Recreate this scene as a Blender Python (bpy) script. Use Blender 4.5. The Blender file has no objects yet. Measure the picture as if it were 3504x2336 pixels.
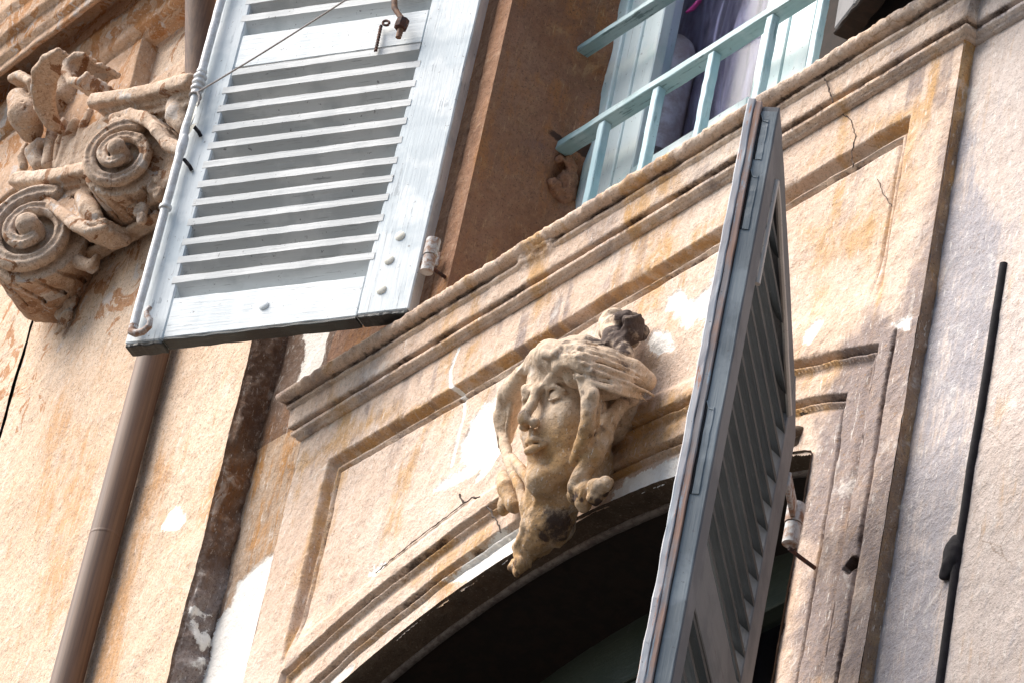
import bpy, math, random
import numpy as np
from mathutils import Vector, Matrix
random.seed(7); rng = np.random.default_rng(7)
R = math.radians
scene = bpy.context.scene
COL = scene.collection

# ------------------------------------------------------------------ camera
# facade frame: x along the wall, z up, wall plane y = 0, street side is -y
X_C = np.array([0.60094, -0.35769, -0.71482])     # world x, y, z axes seen from the camera
Z_C = np.array([0.17677, -0.81272, 0.55529])      # (camera: right, down, forward)
Y_C = np.cross(Z_C, X_C)
AX = np.array([X_C, Y_C, Z_C])
FPX = 17550.0
CAM = -11.0 * AX[:, 2]
cam_d = bpy.data.cameras.new('camera'); cam = bpy.data.objects.new('camera', cam_d); COL.objects.link(cam)
m = Matrix.Identity(4)
for i in range(3):
    m[i][0] = AX[i, 0]; m[i][1] = -AX[i, 1]; m[i][2] = -AX[i, 2]; m[i][3] = CAM[i]
cam.matrix_world = m
cam_d.sensor_width = 36.0; cam_d.lens = 36.0 * FPX / 3504.0
cam_d.clip_start = 0.1; cam_d.clip_end = 3000.0
scene.camera = cam
scene.render.resolution_x = 1024; scene.render.resolution_y = 682

# ------------------------------------------------------------------ sky, sun, exposure
world = bpy.data.worlds.new("World"); scene.world = world; world.use_nodes = True
SUN_EL, SUN_AZ = R(50), R(-36)        # azimuth from the -y axis towards -x
to_sun = Vector((math.sin(SUN_AZ) * math.cos(SUN_EL), -math.cos(SUN_AZ) * math.cos(SUN_EL), math.sin(SUN_EL)))
wn = world.node_tree.nodes; wl = world.node_tree.links
sky = wn.new('ShaderNodeTexSky'); sky.sky_type = 'NISHITA'; sky.sun_disc = False
sky.sun_elevation = SUN_EL; sky.sun_rotation = math.atan2(to_sun.x, to_sun.y)
bg = wn['Background']; bg.inputs['Strength'].default_value = 0.065
wl.new(sky.outputs[0], bg.inputs['Color'])
sd = bpy.data.lights.new('sun', 'SUN'); sd.energy = 3.4; sd.angle = R(52); sd.color = (1.0, 0.915, 0.82)
so = bpy.data.objects.new('sun', sd); COL.objects.link(so)
so.rotation_euler = to_sun.to_track_quat('Z', 'Y').to_euler()
scene.view_settings.view_transform = 'Standard'; scene.view_settings.look = 'None'
scene.view_settings.gamma = 1.0; scene.view_settings.exposure = 1.38

# ------------------------------------------------------------------ measuring helper: photo point -> facade coordinates
def ray(u, v):
    return AX @ np.array([(u - 1752) / FPX, (v - 1168) / FPX, 1.0])
def W(u, v, Y=0.0):
    r = ray(u, v); t = (Y - CAM[1]) / r[1]; return CAM + t * r
def XZ(pts, Y=0.0, off=(0, 0), s=1.0):
    return np.array([W(off[0] + s * a, off[1] + s * b, Y)[[0, 2]] for a, b in pts])

# ------------------------------------------------------------------ numpy noise
def _h(i, j, k, seed):
    n = (i * 374761393 + j * 668265263 + k * 2147483647 + seed * 144269504) & 0xFFFFFFFF
    n = ((n ^ (n >> 13)) * 1274126177) & 0xFFFFFFFF
    return ((n ^ (n >> 16)) & 0xFFFF) / 65535.0
def vnoise(P, scale, seed=0):
    Q = np.asarray(P, dtype=np.float64) * scale
    I = np.floor(Q).astype(np.int64); F = Q - I; F = F * F * (3 - 2 * F)
    o = 0
    for a in (0, 1):
        for b in (0, 1):
            for c in (0, 1):
                w = (F[..., 0] if a else 1 - F[..., 0]) * (F[..., 1] if b else 1 - F[..., 1]) * (F[..., 2] if c else 1 - F[..., 2])
                o = o + w * _h(I[..., 0] + a, I[..., 1] + b, I[..., 2] + c, seed)
    return o
def fbm(P, scale, octv=4, seed=0):
    o = 0; amp = 0.5; t = 0
    for i in range(octv):
        o = o + amp * vnoise(P, scale * 2 ** i, seed + i * 17); t += amp; amp *= 0.5
    return o / t
def sstep(a, b, x):
    t = np.clip((x - a) / (b - a), 0, 1); return t * t * (3 - 2 * t)
def poly_sd(px, pz, poly):
    """signed distance to polygon, positive inside"""
    poly = np.asarray(poly); n = len(poly)
    d = np.full(px.shape, 1e9); ins = np.zeros(px.shape, bool)
    for i in range(n):
        a = poly[i]; b = poly[(i + 1) % n]; e = b - a
        wx = px - a[0]; wz = pz - a[1]
        t = np.clip((wx * e[0] + wz * e[1]) / (e @ e + 1e-12), 0, 1)
        d = np.minimum(d, np.hypot(wx - t * e[0], wz - t * e[1]))
        c = (a[1] > pz) != (b[1] > pz)
        with np.errstate(divide='ignore', invalid='ignore'):
            xi = a[0] + (pz - a[1]) / (b[1] - a[1] + 1e-12) * e[0]
        ins ^= c & (px < xi)
    return np.where(ins, d, -d)
def line_d(px, pz, pts):
    pts = np.asarray(pts); d = np.full(px.shape, 1e9)
    for a, b in zip(pts[:-1], pts[1:]):
        e = b - a; wx = px - a[0]; wz = pz - a[1]
        t = np.clip((wx * e[0] + wz * e[1]) / (e @ e + 1e-12), 0, 1)
        d = np.minimum(d, np.hypot(wx - t * e[0], wz - t * e[1]))
    return d

# ------------------------------------------------------------------ object helpers
def tag(o, label=None, cat=None, group=None, kind=None):
    if label: o['label'] = label
    if cat: o['category'] = cat
    if group: o['group'] = group
    if kind: o['kind'] = kind
    return o
def empty(name, loc=(0, 0, 0), rz=0.0):
    o = bpy.data.objects.new(name, None); COL.objects.link(o); o.location = loc; o.rotation_euler = (0, 0, rz)
    o.empty_display_size = 0.1; return o
def mk(name, verts, faces, mat, parent=None, smooth=False, attr=None):
    me = bpy.data.meshes.new(name)
    verts = np.asarray(verts, dtype=np.float32).reshape(-1, 3)
    if isinstance(faces, np.ndarray):
        nf = len(faces); k = faces.shape[1]
        me.vertices.add(len(verts)); me.vertices.foreach_set('co', verts.ravel())
        me.loops.add(nf * k); me.loops.foreach_set('vertex_index', faces.ravel().astype(np.int32))
        me.polygons.add(nf); me.polygons.foreach_set('loop_start', (np.arange(nf) * k).astype(np.int32))
        me.polygons.foreach_set('loop_total', np.full(nf, k, dtype=np.int32))
        me.update(calc_edges=True)
    else:
        me.from_pydata([tuple(v) for v in verts.tolist()], [], faces); me.update()
    if attr is not None:
        a = me.color_attributes.new('st', 'FLOAT_COLOR', 'POINT')
        a.data.foreach_set('color', np.asarray(attr, dtype=np.float32).ravel())
    if smooth:
        me.polygons.foreach_set('use_smooth', np.ones(len(me.polygons), dtype=bool))
    if mat: me.materials.append(mat)
    o = bpy.data.objects.new(name, me); COL.objects.link(o)
    if parent is not None: o.parent = parent
    return o

class MB:
    def __init__(s): s.v = []; s.f = []
    def add(s, vs, fs):
        n = len(s.v); s.v += [tuple(map(float, p)) for p in vs]; s.f += [tuple(i + n for i in q) for q in fs]
    def box(s, x0, x1, y0, y1, z0, z1, bev=0.0015, seg=1, axis=0, jit=0.0):
        """chamfered box, cut into seg lengths along axis, each ring slightly jittered"""
        lo = [x0, y0, z0]; hi = [x1, y1, z1]
        a = axis; b, c = [i for i in range(3) if i != a]
        B = min(bev, (hi[b] - lo[b]) * .4, (hi[c] - lo[c]) * .4)
        ring = [(lo[b] + B, lo[c]), (hi[b] - B, lo[c]), (hi[b], lo[c] + B), (hi[b], hi[c] - B), (hi[b] - B, hi[c]), (lo[b] + B, hi[c]), (lo[b], hi[c] - B), (lo[b], lo[c] + B)]
        ts = [0, B / max(hi[a] - lo[a], 1e-6)] + [i / seg for i in range(1, seg)] + [1 - B / max(hi[a] - lo[a], 1e-6), 1]
        cb = (lo[b] + hi[b]) / 2; cc = (lo[c] + hi[c]) / 2; vs = []
        for k, t in enumerate(ts):
            end = k in (0, len(ts) - 1)
            ww = max(0.0, 1 - (B / max(hi[b] - lo[b], 1e-6)) * 1.6) if end else 1
            wc = max(0.0, 1 - (B / max(hi[c] - lo[c], 1e-6)) * 1.6) if end else 1
            jb = random.uniform(-jit, jit); jc = random.uniform(-jit, jit)
            for (p, q) in ring:
                co = [0, 0, 0]; co[a] = lo[a] + t * (hi[a] - lo[a])
                co[b] = cb + (p - cb) * ww + jb + random.uniform(-jit, jit) * .5; co[c] = cc + (q - cc) * wc + jc + random.uniform(-jit, jit) * .5
                vs.append(co)
        fs = []; n = len(ts)
        for k in range(n - 1):
            for i in range(8):
                j = (i + 1) % 8; fs.append((k * 8 + i, k * 8 + j, (k + 1) * 8 + j, (k + 1) * 8 + i))
        fs.append(tuple(range(7, -1, -1))); fs.append(tuple((n - 1) * 8 + i for i in range(8)))
        s.add(vs, fs); return s
    def tube(s, pts, rad, n=12, cap=True):
        pts = [Vector(p) for p in pts]; rads = rad if isinstance(rad, (list, tuple)) else [rad] * len(pts)
        up = None; vs = []; fs = []
        for i, p in enumerate(pts):
            t = (pts[min(i + 1, len(pts) - 1)] - pts[max(i - 1, 0)]).normalized()
            if up is None:
                up = Vector((0, 0, 1)) if abs(t.z) < .9 else Vector((1, 0, 0))
            x = t.cross(up).normalized(); up2 = x.cross(t).normalized(); up = up2
            for k in range(n):
                a = 2 * math.pi * k / n; vs.append(p + (x * math.cos(a) + up2 * math.sin(a)) * rads[i])
        for i in range(len(pts) - 1):
            for k in range(n):
                j = (k + 1) % n; fs.append((i * n + k, i * n + j, (i + 1) * n + j, (i + 1) * n + k))
        if cap:
            fs.append(tuple(range(n - 1, -1, -1))); fs.append(tuple((len(pts) - 1) * n + k for k in range(n)))
        s.add(vs, fs); return s
    def build(s, name, mat, parent=None, smooth=False, attr=None):
        o = mk(name, s.v, s.f, mat, parent, attr=attr)
        import bmesh
        bm = bmesh.new(); bm.from_mesh(o.data); bmesh.ops.recalc_face_normals(bm, faces=bm.faces)
        bm.to_mesh(o.data); bm.free()
        if smooth:
            o.data.polygons.foreach_set('use_smooth', np.ones(len(o.data.polygons), dtype=bool))
            try: o.data.set_sharp_from_angle(angle=R(40))
            except Exception: pass
        return o

# ------------------------------------------------------------------ node helper
class NT:
    def __init__(s, name):
        s.m = bpy.data.materials.new(name); s.m.use_nodes = True; s.t = s.m.node_tree
        s.b = s.t.nodes['Principled BSDF']; s.l = s.t.links
        s.co = s.n('ShaderNodeTexCoord').outputs['Object']
    def n(s, ty, **k):
        o = s.t.nodes.new(ty)
        for a, b in k.items(): setattr(o, a, b)
        return o
    def set(s, inp, v):
        if isinstance(v, bpy.types.NodeSocket): s.l.new(v, inp)
        else:
            if isinstance(v, tuple) and len(v) == 3 and inp.type == 'RGBA': v = (*v, 1)
            inp.default_value = v
    def noise(s, scale, detail=4, rough=.6, stretch=None, dist=0.0, off=0.0):
        c = s.co
        if stretch or off:
            mp = s.n('ShaderNodeMapping'); s.l.new(s.co, mp.inputs[0])
            mp.inputs['Scale'].default_value = stretch or (1, 1, 1); mp.inputs['Location'].default_value = (off, off * .7, off * 1.3); c = mp.outputs[0]
        o = s.n('ShaderNodeTexNoise'); s.l.new(c, o.inputs['Vector'])
        o.inputs['Scale'].default_value = scale; o.inputs['Detail'].default_value = detail; o.inputs['Roughness'].default_value = rough; o.inputs['Distortion'].default_value = dist
        return o.outputs['Fac']
    def math(s, op, a, b=0.0, c=0.0, clamp=False):
        o = s.n('ShaderNodeMath', operation=op); o.use_clamp = clamp
        s.set(o.inputs[0], a); s.set(o.inputs[1], b); s.set(o.inputs[2], c); return o.outputs[0]
    def ramp(s, v, a, b):
        o = s.n('ShaderNodeMapRange'); o.interpolation_type = 'SMOOTHSTEP'
        s.set(o.inputs[0], v); o.inputs[1].default_value = a; o.inputs[2].default_value = b; return o.outputs[0]
    def mix(s, f, a, b):
        o = s.n('ShaderNodeMix', data_type='RGBA'); s.set(o.inputs[0], f); s.set(o.inputs[6], a); s.set(o.inputs[7], b); return o.outputs[2]
    def bump(s, h, strength=.5, dist=.002, prev=None):
        o = s.n('ShaderNodeBump'); o.inputs['Strength'].default_value = strength; o.inputs['Distance'].default_value = dist
        s.set(o.inputs['Height'], h)
        if prev is not None: s.l.new(prev, o.inputs['Normal'])
        return o.outputs[0]
    def attr(s):
        o = s.n('ShaderNodeAttribute'); o.attribute_name = 'st'
        q = s.n('ShaderNodeSeparateColor'); s.l.new(o.outputs['Color'], q.inputs[0])
        return q.outputs[0], q.outputs[1], q.outputs[2], o.outputs['Alpha']
    def out(s, col, rough=.85, normal=None, metallic=0.0, spec=None):
        s.set(s.b.inputs['Base Color'], col); s.set(s.b.inputs['Roughness'], rough); s.b.inputs['Metallic'].default_value = metallic
        if normal is not None: s.l.new(normal, s.b.inputs['Normal'])
        if spec is not None: s.b.inputs['Specular IOR Level'].default_value = spec
        return s.m

def plaster(name, c1, c2, ochre, grey, white=(.88, .85, .80), dark=(.05, .03, .025), chips=0.0, chipcol=(.3, .14, .06), streak=.5, speck=.6, och=0.0, bumpd=.004, gr=0.0, chipz=-9.0):
    t = NT(name); aW, aO, aG, aD = t.attr()
    def N(*a, **k): return t.math('MULTIPLY_ADD', t.noise(*a, **k), 2.9, -.95, clamp=True)
    n1 = N(2.3, 6, .65); n2 = N(11, 6, .7, dist=.6); n3 = N(48, 5, .75); n4 = N(210, 3, .7); n5 = N(105, 4, .75, off=11.0)
    st = N(1, 6, .7, stretch=(42, 42, 5), dist=.3); st2 = N(1, 5, .75, stretch=(95, 95, 10), off=3.0)
    ng = N(7, 6, .7, dist=.5, off=5.0)
    c = t.mix(n1, c1, c2)
    c = t.mix(t.math('MULTIPLY', t.ramp(n3, .4, 1), .3), c, t.mix(.5, c2, white))
    o = t.math('ADD', t.math('MULTIPLY', aO, 1.15), t.math('MULTIPLY', t.math('SUBTRACT', n2, .5), .75))
    o = t.math('ADD', o, t.math('MULTIPLY', t.math('SUBTRACT', st, .5), .75 * streak))
    c = t.mix(t.math('MULTIPLY', t.ramp(t.math('ADD', o, och), .12, 1.0), .9), c, ochre)
    g = t.math('ADD', t.math('MULTIPLY', aG, 1.1), t.math('MULTIPLY', t.math('SUBTRACT', ng, .5), .8))
    g = t.math('ADD', g, t.math('MULTIPLY', t.math('SUBTRACT', st2, .5), .5 * streak))
    c = t.mix(t.math('MULTIPLY', t.ramp(t.math('ADD', g, gr), .15, 1.05), .9), c, grey)
    stain = t.mix(.5, t.mix(.5, c1, ochre), t.mix(.55, grey, dark))
    c = t.mix(t.math('MULTIPLY', t.ramp(n5, .45, 1.0), speck * .75), c, stain)
    c = t.mix(t.math('MULTIPLY', t.ramp(N(26, 6, .75, off=13.0, dist=.5), .55, 1.0), speck * .6), c, stain)
    if chips:
        sp = t.n('ShaderNodeSeparateXYZ'); t.l.new(t.co, sp.inputs[0]); zz = t.ramp(sp.outputs[2], chipz, chipz + .35)
        q1 = t.math('ADD', t.noise(9, 7, .62, dist=1.2, off=9.0), t.math('MULTIPLY', zz, .06))
        ch = t.math('MULTIPLY', t.ramp(q1, .665 - chips * .1, .68 - chips * .1), t.math('GREATER_THAN', zz, .02))
        c = t.mix(ch, c, t.mix(n3, chipcol, t.mix(.4, chipcol, c1)))
        ch2 = t.math('MULTIPLY', t.ramp(t.noise(13, 7, .62, dist=.8, off=19.0), .60, .615), zz)
        c = t.mix(t.math('MULTIPLY', ch2, .8), c, t.mix(.4, grey, white))
    c = t.mix(t.math('MULTIPLY', t.ramp(n4, .72, .95), speck * .75), c, dark)
    c = t.mix(t.math('MULTIPLY', t.ramp(N(75, 4, .7, off=2.0), .86, 1.0), speck * .8), c, t.mix(.6, dark, ochre))
    nick = t.ramp(N(1, 4, .75, stretch=(150, 150, 26), off=7.0), .80, .95)
    c = t.mix(t.math('MULTIPLY', nick, .6), c, t.mix(.25, white, c2))
    w = t.ramp(t.math('ADD', aW, t.math('MULTIPLY', t.math('SUBTRACT', N(40, 6, .8, off=1.0), .5), .95)), .42, .58)
    c = t.mix(t.math('MULTIPLY', t.ramp(t.math('ADD', aW, t.math('MULTIPLY', t.math('SUBTRACT', n2, .5), 1.2)), .25, .75), .45), c, white)
    c = t.mix(w, c, t.mix(t.math('MULTIPLY', t.ramp(n4, .75, 1.0), .5), white, c2))
    # hairline crazing in some areas
    vo = t.n('ShaderNodeTexVoronoi', feature='DISTANCE_TO_EDGE'); vo.inputs['Scale'].default_value = 4.2
    mx = t.n('ShaderNodeMix', data_type='RGBA'); mx.inputs[0].default_value = .035; t.l.new(t.co, mx.inputs[6]); nz = t.n('ShaderNodeTexNoise'); nz.inputs['Scale'].default_value = 16; nz.inputs['Detail'].default_value = 6
    t.l.new(t.co, nz.inputs['Vector']); t.l.new(nz.outputs['Color'], mx.inputs[7]); t.l.new(mx.outputs[2], vo.inputs['Vector'])
    cz = t.math('MULTIPLY', t.ramp(vo.outputs['Distance'], .0065, .0015), t.ramp(t.noise(2.6, 4, .6, off=21.0), .53, .62))
    c = t.mix(t.math('MULTIPLY', cz, .45), c, t.mix(.4, dark, ochre))
    d = t.ramp(t.math('ADD', aD, t.math('MULTIPLY', t.math('SUBTRACT', n3, .5), .6)), .3, .9)
    c = t.mix(t.math('MULTIPLY', d, .92), c, dark)
    nb = t.bump(n2, .30, .006)
    nb = t.bump(t.math('MULTIPLY', n3, t.math('MULTIPLY_ADD', ng, 1.1, .25)), .60, bumpd, nb)
    nb = t.bump(cz, -.5, .002, nb)
    nb = t.bump(n5, .30, .0020, nb)
    nb = t.bump(n4, .30, .0012, nb)
    nb = t.bump(w, .4, .002, nb)
    if chips: nb = t.bump(ch, -.5, .003, nb)
    return t.out(c, .9, nb, spec=.2)

M = {}
M['apron'] = plaster('apron_plaster', (.62, .44, .325), (.72, .59, .49), (.55, .31, .11), (.25, .205, .20), speck=.6)
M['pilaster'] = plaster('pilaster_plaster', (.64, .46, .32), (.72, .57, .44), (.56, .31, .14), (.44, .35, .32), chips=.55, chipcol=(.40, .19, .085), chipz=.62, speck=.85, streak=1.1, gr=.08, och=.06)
M['pilaster_side'] = plaster('pilaster_side_plaster', (.11, .07, .05), (.21, .14, .105), (.26, .12, .045), (.34, .29, .27), streak=1.0, speck=.8)  # brown of the return, with the shade on it put into the colour
M['strip'] = plaster('strip_plaster', (.44, .30, .20), (.54, .41, .31), (.50, .24, .065), (.20, .14, .11), streak=1.8, och=-.12, gr=.08)
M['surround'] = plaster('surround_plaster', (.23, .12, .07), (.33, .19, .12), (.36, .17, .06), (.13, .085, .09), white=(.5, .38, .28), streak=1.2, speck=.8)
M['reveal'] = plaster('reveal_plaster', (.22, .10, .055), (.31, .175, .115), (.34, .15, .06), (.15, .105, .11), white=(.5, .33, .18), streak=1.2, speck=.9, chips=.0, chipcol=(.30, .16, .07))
M['right'] = plaster('right_plaster', (.56, .47, .42), (.68, .59, .54), (.56, .38, .24), (.37, .355, .385), streak=1.7, speck=.5)
M['stone'] = plaster('carved_stone', (.58, .43, .30), (.70, .57, .44), (.46, .27, .11), (.32, .27, .23), dark=(.045, .03, .03), speck=.55, streak=.15, bumpd=.003)
M['carving'] = plaster('capital_stucco', (.46, .32, .22), (.64, .51, .40), (.34, .17, .08), (.27, .22, .20), dark=(.06, .03, .02), chips=.1, chipcol=(.22, .10, .045), streak=.1, speck=.75)
M['entab'] = plaster('entablature_stucco', (.60, .42, .30), (.50, .32, .20), (.46, .21, .065), (.34, .27, .25), chips=.7, chipcol=(.38, .17, .055), streak=.1)
M['groove'] = plaster('ochre_return', (.48, .31, .15), (.56, .38, .22), (.60, .30, .07), (.25, .18, .14), streak=1.2, och=.3)

def paint(name, c1, c2, under, grain='z', wear=.5, rough=.55, spot=(.1, .1, .11), uneven=.0):
    t = NT(name)
    S = {'z': (95, 95, 5), 'x': (5, 95, 95)}[grain]; S2 = {'z': (260, 260, 9), 'x': (9, 260, 260)}[grain]
    def N(*a, **k): return t.math('MULTIPLY_ADD', t.noise(*a, **k), 2.7, -.85, clamp=True)
    g = N(1, 6, .7, stretch=S, dist=.3); g2 = N(1, 4, .7, stretch=S2, off=4.0)
    bl = N(5, 5, .6, off=2.0)
    c = t.mix(t.ramp(bl, .35, .65), c1, c2)
    crack = t.ramp(g2, .86, .97); worn = t.ramp(t.math('ADD', g, t.math('MULTIPLY', N(9, 6, .7, off=8.0), .8)), 1.62 - wear * .42, 1.72 - wear * .40)
    c = t.mix(t.math('MULTIPLY', g, .28 * wear + .06), c, under)
    c = t.mix(t.math('MULTIPLY', worn, .85), c, under)
    c = t.mix(t.math('MULTIPLY', crack, .55 + uneven), c, spot)
    c = t.mix(t.math('MULTIPLY', t.ramp(N(70, 4, .7), .90, .98), .7), c, spot)
    nb = t.bump(g, .35, .0016); nb = t.bump(crack, -.6, .0015, nb); nb = t.bump(worn, -.4, .001, nb)
    return t.out(c, rough, nb)
M['blue_z'] = paint('pale_blue_paint_upright', (.50, .58, .63), (.68, .74, .77), (.28, .33, .37), 'z', .75)
M['blue_x'] = paint('pale_blue_paint_crosswise', (.64, .70, .73), (.74, .79, .81), (.36, .41, .44), 'x', .45)
M['slat'] = paint('louvre_paint', (.50, .53, .54), (.62, .645, .65), (.30, .32, .33), 'x', .3)
M['raw_end'] = paint('bare_end_grain', (.035, .045, .045), (.02, .02, .02), (.09, .10, .09), 'x', .5)
M['grey_z'] = paint('weathered_grey_wood', (.13, .135, .145), (.19, .19, .195), (.15, .12, .11), 'z', .6, .75)
M['grey_x'] = paint('weathered_grey_board', (.13, .135, .14), (.18, .18, .18), (.12, .10, .10), 'x', .6, .75)
M['edge_z'] = paint('blue_grey_shutter_edge', (.14, .165, .18), (.24, .275, .295), (.16, .2, .23), 'z', .5, .5)
M['edge_pale'] = paint('flaking_pale_edge', (.42, .48, .53), (.5, .55, .59), (.50, .22, .12), 'z', 1.1, .6)
M['edge_orange'] = paint('flaked_orange_primer', (.40, .20, .12), (.30, .24, .22), (.34, .42, .48), 'z', 1.25, .7)
M['dark_slat'] = paint('shaded_louvre_paint', (.022, .026, .028), (.036, .040, .040), (.02, .015, .012), 'x', .4, .6)  # near-black colour holds the shade on the side facing the wall
M['turq'] = paint('turquoise_paint', (.27, .42, .46), (.38, .52, .56), (.09, .16, .17), 'x', 1.0, .5)
M['turq_z'] = paint('turquoise_paint_upright', (.32, .50, .57), (.44, .61, .67), (.16, .26, .29), 'z', .95, .5)
M['frame'] = paint('pale_turquoise_frame', (.52, .68, .70), (.66, .76, .78), (.4, .5, .5), 'z', .25, .4)
M['green'] = paint('dull_green_frame', (.035, .05, .036), (.05, .065, .05), (.03, .03, .025), 'x', .3, .5)
M['bead'] = paint('cream_glazing_bead', (.52, .47, .42), (.60, .55, .50), (.3, .2, .16), 'z', .4, .6)
def simple(name, col, rough=.6, metallic=0.0, nscale=40, col2=None, b=.001):
    t = NT(name); n = t.noise(nscale, 5, .7)
    return t.out(t.mix(t.ramp(n, .4, .62), col, col2 or tuple(c * .6 for c in col)), rough, t.bump(n, .5, b), metallic)
M['rod'] = simple('painted_iron_rod', (.66, .68, .70), .4, 0, 60, (.52, .52, .52))
M['rust'] = simple('rusty_iron', (.10, .035, .02), .8, 0, 90, (.03, .018, .018))
M['black'] = simple('black_iron', (.004, .003, .005), .95, 0, 60, (.012, .009, .013))
M['stud'] = simple('cream_painted_stud', (.70, .69, .62), .5, 0, 80, (.62, .60, .52))
M['rope'] = simple('grey_cord', (.42, .38, .36), .8, 0, 300, (.25, .22, .2))
M['hinge'] = simple('rust_spotted_paint', (.50, .50, .50), .7, 0, 45, (.24, .13, .08))
M['dark'] = simple('dirt_and_shade_black', (.012, .008, .006), .95, 0, 30, (.022, .012, .008))  # near black, with dirt and shade put into one colour
M['dark_brown'] = plaster('dark_brown_plaster', (.07, .05, .035), (.14, .10, .07), (.12, .06, .03), (.12, .10, .09), white=(.35, .3, .24), speck=.8)  # dark brown plaster for the arch soffit and the rubble
M['lip'] = simple('grey_stone_lip', (.22, .19, .17), .9, 0, 60, (.13, .10, .09), .003)
M['pebble'] = simple('mortar_rubble', (.28, .23, .19), .95, 0, 50, (.14, .11, .10), .003)
M['crack'] = simple('dark_crack', (.05, .035, .028), .95, 0, 90, (.10, .07, .055))
t = NT('downpipe_paint'); g = t.noise(1, 5, .65, stretch=(120, 120, 3)); g2 = t.noise(20, 6, .7)
c = t.mix(t.ramp(g, .35, .65), (.19, .115, .075), (.115, .07, .05)); c = t.mix(t.math('MULTIPLY', t.ramp(g2, .6, .68), .5), c, (.16, .10, .08))
M['pipe'] = t.out(c, .6, t.bump(g, .3, .001))
def glassmat(name, tint):
    t = NT(name); t.b.inputs['Base Color'].default_value = (*tint, 1); t.b.inputs['Roughness'].default_value = .08
    t.b.inputs['Transmission Weight'].default_value = 1.0; t.b.inputs['IOR'].default_value = 1.10; t.b.inputs['Specular IOR Level'].default_value = .15
    return t.m
M['glass'] = glassmat('window_glass', (.85, .88, .95))
t = NT('net_curtain'); f = t.noise(1, 4, .6, stretch=(26, 26, 2.5), dist=.8)
c = t.mix(t.ramp(f, .35, .68), (.035, .035, .075), (.26, .25, .37))
M['curtain'] = t.out(c, .9, t.bump(f, .6, .01))
M['jar'] = simple('cloudy_plastic', (.55, .53, .58), .5, 0, 12, (.35, .30, .30))
M['room'] = simple('dark_room', (.03, .028, .04), .95, 0, 3)
M['street'] = simple('street_paving', (.07, .065, .06), .9, 0, 2, (.05, .045, .04))

# ------------------------------------------------------------------ ground
mk('street', [(-400, -400, -7.7), (400, -400, -7.7), (400, 400, -7.7), (-400, 400, -7.7)], [(0, 1, 2, 3)], M['street'])
tag(bpy.data.objects['street'], kind='structure')

# ------------------------------------------------------------------ weather marks and painted shade measured on the wall
z6 = dict(off=(0, 1100), s=.7883); z5 = dict(off=(1500, 1000), s=.6698); z6b = dict(off=(850, 1700), s=.4464)
z7 = dict(off=(2650, 1050), s=.4464); z4 = dict(off=(2000, 800), s=.98); zc = dict(off=(850, 1000), s=.3826)
WHITE = [
    XZ([(1185, 1000), (1170, 1090), (1145, 1170), (1110, 1350), (1075, 1500), (1050, 1590), (870, 1590), (900, 1460), (940, 1290), (1000, 1220), (1030, 1130), (1100, 1070)], .015, **z6),
    XZ([(760, 805), (812, 825), (800, 870), (730, 905), (705, 880), (735, 820)], -.06, **z6),
    XZ([(380, 480), (240, 560), (180, 640), (120, 760), (110, 850), (140, 880), (60, 940), (-30, 1010), (120, 960), (210, 900), (170, 990), (250, 920), (330, 800), (330, 600)], .014, **z5),
    XZ([(1100, 190), (1180, 210), (1195, 290), (1150, 330), (1080, 300), (1050, 250)], .014, **z5),
    XZ([(1175, 20), (1230, -10), (1260, 60), (1210, 130), (1150, 70)], .014, **z5),
    XZ([(390, 225), (470, 130), (520, 60), (560, 60), (520, 300), (440, 290), (390, 290), (360, 330), (300, 260), (285, 220), (330, 195), (370, 240)], .014, **z4),
    XZ([(1310, 780), (1100, 885), (960, 935), (905, 1010), (840, 1140), (900, 1170), (1190, 1040), (1260, 1000), (1300, 900)], .03, **z5),
    XZ([(2120, 190), (1930, 295), (1700, 480), (1500, 640), (1700, 640), (1870, 490), (1900, 540), (2030, 440), (2100, 340)], .03, **z6b),
    XZ([(800, 1280), (700, 1350), (560, 1440), (640, 1440), (760, 1350)], .03, **z6b),
    XZ([(960, 520), (1030, 510), (1000, 580), (930, 630), (915, 590)], .014, **z6b),
    XZ([(300, 110), (350, 120), (330, 170), (270, 270), (210, 290), (200, 240), (230, 170)], .0, **z7),
    XZ([(510, 330), (715, 300), (680, 500), (620, 700), (420, 800), (480, 560)], .015, **zc),
    XZ([(900, 130), (1060, 70), (1050, 190), (960, 190)], .0, **z7),
]
WLINES = [(XZ([(105, 290), (60, 400), (60, 470), (100, 520), (100, 600), (70, 720), (38, 860)], .0, **z5), .006)]
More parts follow.
